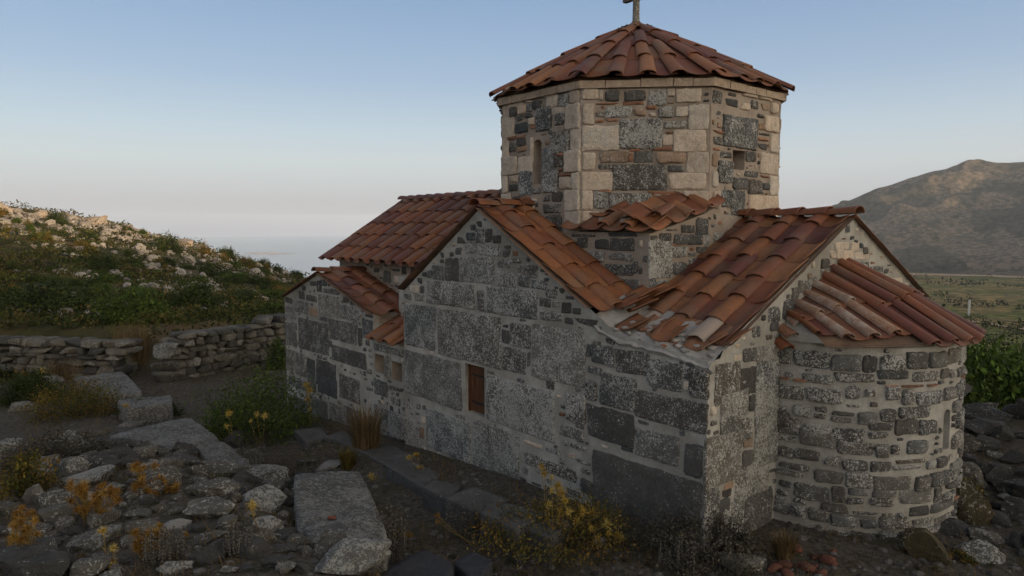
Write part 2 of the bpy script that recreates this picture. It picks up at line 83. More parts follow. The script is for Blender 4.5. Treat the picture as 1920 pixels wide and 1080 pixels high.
PL=json.loads('''{"rocks":[[-16.33,3.1,0,0.53,0.4,0.16,"g","low rounded rock lying just behind the far tilted slab","left rubble"],[-10.47,2.58,0,0.55,0.41,0.16,"k","olive brown wedge rock in front of the wide tilted slab","left rubble"],[-10.27,2.97,0,0.67,0.51,0.21,"l","large peaked lichen rock leaning on the broken slab corner","left rubble"],[-10.85,1.61,0,0.39,0.29,0.2,"k","dark domed boulder beside the grey brown bush","left rubble"],[-10.68,1.93,0,0.28,0.21,0.19,"k","dark rock tucked under the front edge of the wide slab","left rubble"],[-10.13,1.37,0,0.54,0.4,0.16,"l","flat pale lichen rock above the big orange thistle clump","left rubble"],[-9.64,1.78,0,0.17,0.13,0.06,"g",0,"left rubble"],[-9.5,1.96,0,0.23,0.17,0.08,"w","smooth pale blue grey cobble amid orange thistles","left rubble"],[-9.09,2.43,0,0.2,0.15,0.08,"g",0,"left rubble"],[-8.97,2.57,0,0.13,0.1,0.1,"g","small reddish grey upright cobble left of the long block","left rubble"],[-10.33,3.49,0,0.9,0.67,0.27,"l","long squared grey block resting above the big cracked boulder","left rubble"],[-7.95,2.8,0,0.64,0.48,0.22,"l","big cracked boulder below the long squared block","left rubble"],[-7.77,2.18,0,0.54,0.41,0.16,"l","humped grey boulder left of the big cracked boulder","left rubble"],[-7.25,2.17,0,0.27,0.2,0.1,"g",0,"left rubble"],[-7.06,2.54,0,0.3,0.23,0.09,"l","speckled rock right of the lone yellow thistle","left rubble"],[-7.61,1.77,0,0.28,0.21,0.08,"w","pale smooth rounded rock among dark rubble","left rubble"],[-7.02,1.93,0,0.3,0.23,0.09,"g",0,"left rubble"],[-6.5,1.81,0,0.38,0.28,0.13,"k","dark smooth squared basalt rock near the bottom edge","left rubble"],[-6.35,2.13,0,0.39,0.29,0.16,"k","dark smooth egg shaped basalt rock beside the squared one","left rubble"],[-6.63,2.54,0,0.2,0.15,0.06,"k",0,"left rubble"],[-6.3,2.38,0,0.22,0.16,0.07,"k",0,"left rubble"],[-7.63,1.03,0,0.45,0.34,0.14,"l","white crusted layered rock beneath a yellow thistle head","left rubble"],[-9.8,0.79,0,0.25,0.19,0.19,"g","pale angular split rock standing at left of the rubble","left rubble"],[-9.4,0.51,0,0.24,0.18,0.16,"g","flat sloping rock at the left picture edge","left rubble"],[-7.46,0.56,0,0.52,0.39,0.16,"k","large dark rock in the bottom left corner","left rubble"],[-6.57,1.47,0,0.31,0.23,0.09,"l","pale dome topped rock at the bottom edge","left rubble"],[-6.86,1.43,0,0.2,0.15,0.07,"g",0,"left rubble"],[-6.13,1.85,0,0.15,0.11,0.05,"g",0,"left rubble"],[-6.02,2.22,0,0.28,0.21,0.08,"k",0,"left rubble"],[-5.77,2.35,0,0.17,0.13,0.1,"k",0,"left rubble"],[-5.84,2.22,0,0.22,0.17,0.07,"g",0,"left rubble"],[-8.2,1.57,0,0.27,0.2,0.08,"l",0,"left rubble"],[-8.07,1.87,0,0.2,0.15,0.06,"g",0,"left rubble"],[-8.06,2.52,0,0.13,0.1,0.11,"g",0,"left rubble"],[-11.58,4.85,0,0.37,0.28,0.12,"g","rounded rock behind the far end of the long lichen slab","left rubble"],[-10.92,4.93,0,0.39,0.29,0.12,"w","pale rock touching the far end of the long lichen slab","left rubble"],[-9.15,0.65,0,0.13,0.1,0.05,"w",0,"left rubble"],[-9.51,2.29,0,0.2,0.15,0.06,"g",0,"left rubble"],[-7.12,1.65,0,0.19,0.14,0.06,"g",0,"left rubble"],[-23.75,2.26,0,0.83,0.62,0.25,"w","flat pale stone behind the olive bush","left rubble"],[-20.3,1.42,0,0.61,0.46,0.2,"g","low grey rock between the two dark bushes at left","left rubble"],[-22.09,5.27,0,0.49,0.37,0.28,"g","small upright block at the far end of the dirt yard","left rubble"],[-6.75,2.5,0,0.1,0.07,0.03,"w","tiny white pebble stone beside the speckled rock","left rubble"],[-9.71,1.57,0,0.12,0.09,0.06,"g",0,"left rubble"],[-7.33,0.64,0,0.14,0.1,0.07,"g",0,"left rubble"],[-6.84,1.12,0,0.14,0.1,0.07,"g",0,"left rubble"],[-7.29,1.35,0,0.11,0.08,0.06,"g",0,"left rubble"],[-8.77,1.51,0,0.11,0.08,0.04,"w",0,"left rubble"],[-9.52,1.38,0,0.12,0.09,0.04,"g",0,"left rubble"],[-6.98,2.31,0,0.1,0.07,0.05,"g",0,"left rubble"],[-8.1,2.28,0,0.11,0.08,0.04,"g",0,"left rubble"],[-6.06,1.98,0,0.15,0.12,0.05,"k",0,"left rubble"],[-8.57,2.02,0,0.16,0.12,0.05,"g",0,"left rubble"],[-8.62,0.84,0,0.1,0.08,0.06,"g",0,"left rubble"],[-5.72,2.79,0.05,0.65,0.48,0.19,"l","flat lichen crusted rock in front of the long slab",""],[-2.92,8.09,0,0.43,0.32,0.3,"m","big rounded boulder at the foot of the apse wall","right pile"],[-3.33,8.78,0,0.45,0.33,0.13,"k","long dark rock against the apse base","right pile"],[-2.98,9.57,0,0.53,0.4,0.5,"m","large boulder covered in golden lichen right of the apse","right pile"],[-3.99,13.12,0,0.73,0.55,0.22,"k","flat topped dark boulder crowning the pile","right pile"],[-3.57,13.57,0,0.46,0.35,0.29,"k","angular boulder at the top right of the pile","right pile"],[-3.63,12.21,0,0.61,0.45,0.18,"k",0,"right pile"],[-3.58,11.39,0,0.31,0.23,0.29,"g",0,"right pile"],[-3.43,11.6,0,0.48,0.36,0.18,"k",0,"right pile"],[-3.1,10.8,0,0.41,0.31,0.23,"k","brownish angular boulder in the middle of the right pile","right pile"],[-3.41,10.93,0,0.46,0.34,0.23,"k",0,"right pile"],[-2.99,11.4,0,0.33,0.24,0.13,"k",0,"right pile"],[-2.83,10.63,0,0.46,0.34,0.17,"k",0,"right pile"],[-2.93,9.03,0,0.38,0.29,0.18,"k","tilted dark slab rock leaning by the apse foot","right pile"],[-2.53,8.52,0,0.44,0.33,0.18,"l","pale grey weathered slab lying low in the right pile","right pile"],[-3.16,9.02,0,0.17,0.13,0.13,"k",0,"right pile"],[-2.62,9.06,0,0.32,0.24,0.13,"g",0,"right pile"],[-2.83,10.4,0,0.24,0.18,0.07,"w","small pale stone caught between dark boulders","right pile"],[-2.58,10.01,0,0.37,0.28,0.2,"k",0,"right pile"],[-2.35,9.17,0,0.29,0.22,0.19,"k",0,"right pile"],[-2.22,8.9,0,0.17,0.12,0.08,"k",0,"right pile"],[-3.27,11.35,0,0.23,0.17,0.08,"g",0,"right pile"],[-3.26,12.28,0,0.32,0.24,0.1,"k",0,"right pile"],[-3.9,11.82,0,0.22,0.16,0.07,"g",0,"right pile"],[-2.71,9.69,0,0.26,0.19,0.14,"k",0,"right pile"],[-3.54,10.73,0,0.16,0.12,0.16,"k",0,"right pile"],[-3.73,11.38,0,0.1,0.08,0.1,"k",0,"right pile"],[-2.91,11.06,0,0.22,0.17,0.14,"k",0,"right pile"],[-2.81,10.07,0,0.18,0.13,0.07,"k",0,"right pile"],[-2.94,9.91,0,0.24,0.18,0.18,"k",0,"right pile"],[-5.31,5.61,0,0.19,0.15,0.11,"w","small whitish stone beside yellow thistles near the wall corner",""],[-4.0,6.42,0,0.51,0.39,0.15,"g","pale pinkish flat rock at the bottom edge below the apse",""]],
"bricks":[[-3.73,6.78,0.1],[-3.54,6.96,0.07],[-3.76,6.51,0.09],[-3.61,6.56,0.11],[-3.47,7.17,0.12],[-3.75,6.69,0.15],[-3.54,6.84,0.13],[-3.76,6.59,0.12],[-3.86,7.1,0.15],[-3.57,6.83,0.15],[-3.41,6.87,0.1],[-3.49,7.16,0.15],[-3.55,7.39,0.07],[-3.64,6.58,0.1],[-3.62,7.14,0.11],[-3.72,6.96,0.12],[-3.47,6.8,0.13],[-3.33,7.03,0.16],[-3.64,7.25,0.15],[-3.31,7.04,0.12],[-3.6,7.23,0.14],[-3.65,7.12,0.07],[-3.33,6.91,0.07],[-3.51,7.19,0.08],[-3.65,6.7,0.15],[-3.81,6.65,0.06]],
"slabs":[["far flat grey slab beside the dirt yard",[[-21.77,2.69],[-22.03,3.93],[-18.68,3.77],[-18.79,2.83]],-0.42,0.35],["low block ending the far slab with a mossy front",[[-17.98,3.06],[-17.64,4.15],[-16.78,3.94],[-16.84,3.04]],-0.35,0.6],["wide tilted slab crusted with pale lichen in the middle left",[[-13.33,1.91],[-13.86,3.53],[-11.93,3.54],[-11.86,2.25]],0.05,0.45],["broken slab corner stepping down from the wide slab",[[-12.11,3.13],[-11.8,3.54],[-10.36,3.52],[-10.47,2.97]],0.03,0.4],["long lichen covered slab with red brick bits on top",[[-8.56,3.39],[-8.19,4.14],[-6.11,3.41],[-6.71,2.68]],0.42,0.5],["thick near block joined to the end of the long slab",[[-6.91,2.82],[-6.61,3.48],[-5.88,3.26],[-6.34,2.66]],0.47,0.55],["wide dark bluish flat slab at the bottom edge",[[-5.87,3.06],[-6.1,3.79],[-5.63,3.85],[-5.25,3.5]],0.2,0.25],["small dark blue flat slab at the bottom edge beside scrub",[[-5.72,3.9],[-5.82,4.21],[-5.5,4.24],[-5.23,3.83]],0.15,0.25]],
"curb":[["curb block farthest along the wall by the green bush",[[-13.1,5.26],[-12.94,5.72],[-12.3,5.54],[-12.33,5.14]],-0.5],["curb block beneath the dry grass tuft",[[-12.14,5.47],[-12.23,5.88],[-11.54,5.8],[-11.3,5.57]],-0.45],["curb block with a flat top in front of the grass tuft",[[-10.95,5.41],[-10.64,5.95],[-9.79,5.91],[-9.74,5.4]],-0.33],["longest curb block in the row along the wall",[[-9.38,5.21],[-9.47,5.61],[-8.59,5.6],[-8.34,5.15]],-0.22],["rounded curb block left of the gap in the row",[[-8.03,5.01],[-8.14,5.28],[-7.75,5.41],[-7.51,5.02]],-0.12],["cracked curb block near the brick crumbs",[[-7.36,4.93],[-7.4,5.42],[-6.86,5.5],[-6.73,5.0]],-0.05],["diamond shaped curb block nearest the wall corner",[[-6.49,4.86],[-6.49,5.23],[-6.0,5.41],[-5.91,4.87]],0.06],["half buried curb block ending the row in scrub",[[-5.89,5.01],[-5.98,5.42],[-5.68,5.5],[-5.55,5.05]],0.03]],
"bush":[[-13.86,4.84,2.28,1.6,1.25,"G","dense dark green bush growing against the far wall corner"],[-18.82,2.35,2.07,1.45,0.86,"O","rounded olive green bush with golden tips at left"],[-11.76,1.15,1.43,1.0,0.56,"T","grey brown twiggy bush at the left picture edge"],[-10.15,0.71,0.6,0.42,0.53,"O","low olive bush below the grey brown twiggy one"],[-21.28,1.71,1.51,1.06,0.74,"K","dark leafy bush at left behind the olive bush"],[-5.73,5.43,1.89,1.32,0.66,"Y","wide golden green scrub at the bottom centre of the picture"],[-2.97,9.61,0.42,0.29,0.46,"Y","golden scrub growing over the mossy boulder"],[-2.62,8.25,0.26,0.18,0.14,"Y","tiny yellow tuft beside the big rounded boulder"],[-17.6,3.64,1.2,0.84,0.44,"K","dark low herb growing against the mossy block front"],[-21.36,8.06,0.65,0.46,0.94,"G","green sprig growing at the end of the dry stone wall"],[-4.41,6.18,1.41,0.99,0.49,"T","brownish low scrub in front of the wall corner"]],
"tuft":[[-10.78,5.58,0.87,0.84,"straw","dry straw coloured grass tuft leaning on the church wall"],[-10.5,5.09,0.39,0.35,"olive","small yellow green grass tuft beside the long slab"],[-21.88,6.54,2.73,1.0,"sage","wide patch of grey seed stalks before the dry stone wall"],[-24.13,3.61,1.31,0.88,"sage","patch of grey seed stalks below the left wall stretch"],[-10.96,4.24,1.08,0.52,"sage","grey seed stalks standing behind the long squared block"],[-6.51,3.68,0.23,0.63,"sage","thin grey seed stalks along the right edge of the slab"],[-6.73,4.77,0.54,0.45,"sage","grey seed stalks in front of the cracked curb block"],[-4.39,5.74,0.38,0.36,"sage","yellow dotted seed stalks at the foot of the wall corner"],[-4.27,6.55,0.35,0.46,"sage","thin dotted stalks growing where apse meets wall"],[-6.39,2.0,0.24,0.29,"sage","pale seed stalks between the dark basalt rocks"],[-25.2,2.43,0.8,0.72,"sage2","dry yellow weed stalks near the left wall"],[-23.51,4.49,1.12,1.28,"straw","orange dry grass filling the gap between wall stretches"],[-6.73,1.46,0.36,0.33,"sage","wispy seed stalks right of the yellow thistle"],[-3.84,6.89,0.34,0.29,"straw","short dry grass by the apse base"],[-24.02,2.9,1.25,0.7,"straw","thin dry grass in front of the left stone wall"]],
"thistle":[[-8.29,1.14,[[0.17,0.09,0.36,0.066],[0.22,0.2,0.28,0.069],[-0.12,-0.04,0.4,0.057],[-0.08,-0.17,0.4,0.051],[0.09,0.06,0.41,0.04],[0.15,0.16,0.34,0.068],[0.16,0.17,0.32,0.053],[0.04,0.02,0.22,0.057],[-0.07,0.05,0.18,0.068],[0.1,0.01,0.32,0.061],[0.05,-0.1,0.38,0.069],[-0.09,0.04,0.21,0.039],[-0.11,-0.01,0.2,0.039],[-0.07,0.08,0.17,0.041],[0.07,0.06,0.28,0.06],[-0.15,-0.03,0.15,0.061],[-0.24,-0.15,0.4,0.059],[0.23,0.19,0.38,0.053],[-0.02,0.06,0.31,0.05],[-0.13,-0.05,0.29,0.057],[-0.09,-0.06,0.3,0.062],[-0.15,-0.17,0.24,0.061],[0.01,-0.06,0.39,0.063],[-0.03,-0.09,0.4,0.052],[0.15,0.09,0.44,0.049],[0.06,-0.07,0.18,0.052],[0.11,0.16,0.38,0.049],[0.11,0.06,0.14,0.053],[-0.15,-0.08,0.38,0.055],[0.02,-0.13,0.19,0.064],[-0.19,-0.09,0.32,0.063],[0.01,0.07,0.13,0.049]],
"o","large orange thistle clump left of the pale cobble"],[-7.64,0.49,[[0.11,0.11,0.1,0.058],[0.07,0.05,0.46,0.054],[-0.03,-0.04,0.33,0.052],[-0.02,0.04,0.27,0.059],[0.06,0.05,0.32,0.041],[0.04,0.11,0.24,0.055],[0.01,-0.0,0.37,0.048],[0.14,0.1,0.4,0.055],[0.08,0.11,0.13,0.056],[-0.11,-0.08,0.18,0.057],[0.04,-0.07,0.38,0.041],[0.04,0.03,0.29,0.047],[0.09,0.09,0.46,0.035],[-0.13,-0.04,0.37,0.036],[0.0,0.13,0.07,0.036],[0.05,0.03,0.33,0.042],[-0.1,-0.0,0.16,0.05],[-0.07,0.01,0.35,0.043],[0.01,-0.06,0.25,0.053],[0.01,0.01,0.42,0.039],[0.08,-0.01,0.24,0.055],[-0.08,-0.0,0.1,0.051]],
"o","orange thistle clump at the left edge of the rubble"],[-8.91,1.84,[[-0.05,-0.01,0.0,0.071],[-0.12,0.01,0.05,0.063],[-0.04,-0.18,0.18,0.044],[-0.02,-0.17,0.1,0.045],[-0.2,-0.14,0.33,0.074],[-0.22,-0.11,0.35,0.073],[-0.14,-0.16,0.03,0.067],[0.04,0.03,-0.01,0.064],[-0.03,0.04,0.36,0.07],[0.04,-0.07,0.12,0.047],[0.07,-0.01,0.02,0.046],[-0.0,-0.12,0.18,0.072],[-0.12,-0.11,0.31,0.052],[0.03,-0.04,0.09,0.057],[0.0,-0.1,0.25,0.056],[-0.11,-0.06,0.34,0.061],[-0.06,0.1,0.18,0.069],[-0.06,-0.16,0.12,0.07],[-0.06,0.0,0.16,0.06]],
"o","orange thistles above the pale blue grey cobble"],[-8.9,2.09,[[0.02,-0.09,0.06,0.065],[-0.0,-0.11,0.15,0.045],[-0.1,-0.04,0.09,0.05],[-0.11,-0.07,0.1,0.072],[-0.22,-0.09,-0.03,0.061],[-0.12,-0.01,0.06,0.074],[0.08,-0.01,0.1,0.061],[0.07,-0.03,0.06,0.058],[0.06,-0.02,0.04,0.061]],
"o","short orange thistle right of the pale cobble"],[-6.99,1.35,[[0.03,-0.06,0.13,0.057],[0.05,0.11,0.2,0.057],[-0.04,-0.01,0.16,0.054],[0.02,-0.07,0.28,0.057],[-0.1,-0.0,0.16,0.05],[0.02,0.07,0.26,0.043],[0.09,-0.01,0.19,0.04],[-0.06,0.05,0.01,0.045],[0.1,0.02,0.28,0.042],[0.08,0.05,0.26,0.058],[0.04,0.11,0.24,0.059],[-0.03,-0.0,0.08,0.055],[-0.03,-0.02,0.11,0.052],[0.04,0.09,0.2,0.054],[0.1,0.11,0.12,0.049],[-0.01,-0.06,0.17,0.044],[0.12,0.05,0.14,0.049]],
"o","orange thistle clump near the white crusted rock"],[-7.0,2.36,[[0.08,-0.04,0.3,0.059],[-0.05,0.01,0.2,0.038]],
"y","lone yellow thistle standing before the speckled rock"],[-7.0,1.07,[[-0.08,-0.02,0.32,0.052],[0.02,0.04,0.18,0.048],[-0.02,0.04,0.03,0.043],[0.06,0.03,-0.03,0.062]],
"y","tall yellow thistle over the white crusted rock"],[-13.33,4.23,[[0.01,-0.13,0.66,0.08],[-0.07,-0.16,0.4,0.06],[-0.25,-0.07,0.55,0.06]],
"y","yellow thistle at the left of the green bush"],[-13.13,4.61,[[0.14,-0.11,0.67,0.07],[0.05,0.06,0.59,0.08],[-0.02,-0.18,0.52,0.05]],
"y","yellow thistles in the middle of the green bush"],[-13.61,5.82,[[-0.17,-0.02,0.83,0.098],[0.04,-0.05,0.76,0.098],[0.02,-0.09,0.59,0.076],[0.02,-0.04,0.39,0.055]],
"y","tall pale yellow thistle against the far wall end"],[-5.68,5.25,[[-0.1,-0.11,0.95,0.054],[-0.12,-0.05,0.85,0.06],[0.0,-0.05,0.84,0.042],[-0.04,0.08,0.7,0.078],[0.12,0.0,0.68,0.072],[0.02,-0.06,0.7,0.054],[0.17,0.06,0.47,0.066],[0.26,0.18,0.47,0.072],[0.22,0.37,0.39,0.072],[-0.08,-0.01,0.5,0.054],[0.13,0.04,0.59,0.054],[0.09,-0.0,0.49,0.048],[0.17,0.18,0.35,0.054]],
"y","tallest golden thistle before the church wall"],[-5.09,5.58,[[-0.08,-0.02,0.28,0.076],[-0.02,0.08,0.15,0.064],[0.02,0.11,0.13,0.047],[-0.05,-0.03,0.2,0.047],[-0.1,-0.25,0.3,0.047],[-0.1,-0.15,0.16,0.047]],
"y","golden thistle near the whitish stone by the wall"],[-17.21,3.13,[[0.14,-0.05,0.37,0.094],[-0.03,-0.02,0.24,0.059]],
"y","small yellow thistle by the mossy block"],[-22.64,2.1,[[-0.04,0.01,0.49,0.115],[0.2,-0.03,0.39,0.086]],
"y","small yellow thistle at the far left yard"],[-9.58,5.06,[[0.05,-0.06,0.13,0.066],[-0.04,0.09,-0.08,0.049],[0.25,0.07,-0.05,0.049],[0.07,0.24,-0.16,0.049]],
"y","brownish thistle between the slab and the curb row"],[-8.8,5.53,[[-0.16,-0.01,0.01,0.072],[-0.28,-0.12,0.21,0.064],[-0.06,-0.13,0.3,0.064]],
"y","dry thistle lying on the longest curb block"],[-7.32,4.29,[[-0.02,-0.0,0.04,0.065],[0.02,0.06,-0.02,0.046],[-0.11,-0.08,-0.23,0.059],[-0.15,0.01,-0.22,0.052]],
"o","small orange thistle right of the long slab"],[-6.38,4.86,[[-0.05,0.01,0.17,0.056],[0.05,-0.02,0.12,0.056],[-0.1,0.01,0.01,0.05],[-0.38,-0.47,0.39,0.044],[-0.4,-0.45,0.31,0.037]],
"o","orange thistle in front of the diamond curb block"],[-8.06,0.49,[[-0.05,0.01,0.36,0.046],[0.15,0.03,0.46,0.041],[-0.08,-0.01,0.34,0.041]],
"o","orange thistle heads by the flat sloping rock"],[-7.21,1.75,[[-0.18,-0.17,0.12,0.047],[-0.16,-0.2,0.03,0.042],[0.01,0.02,-0.04,0.036]],
"o","orange thistle sprigs in the central rubble"]],
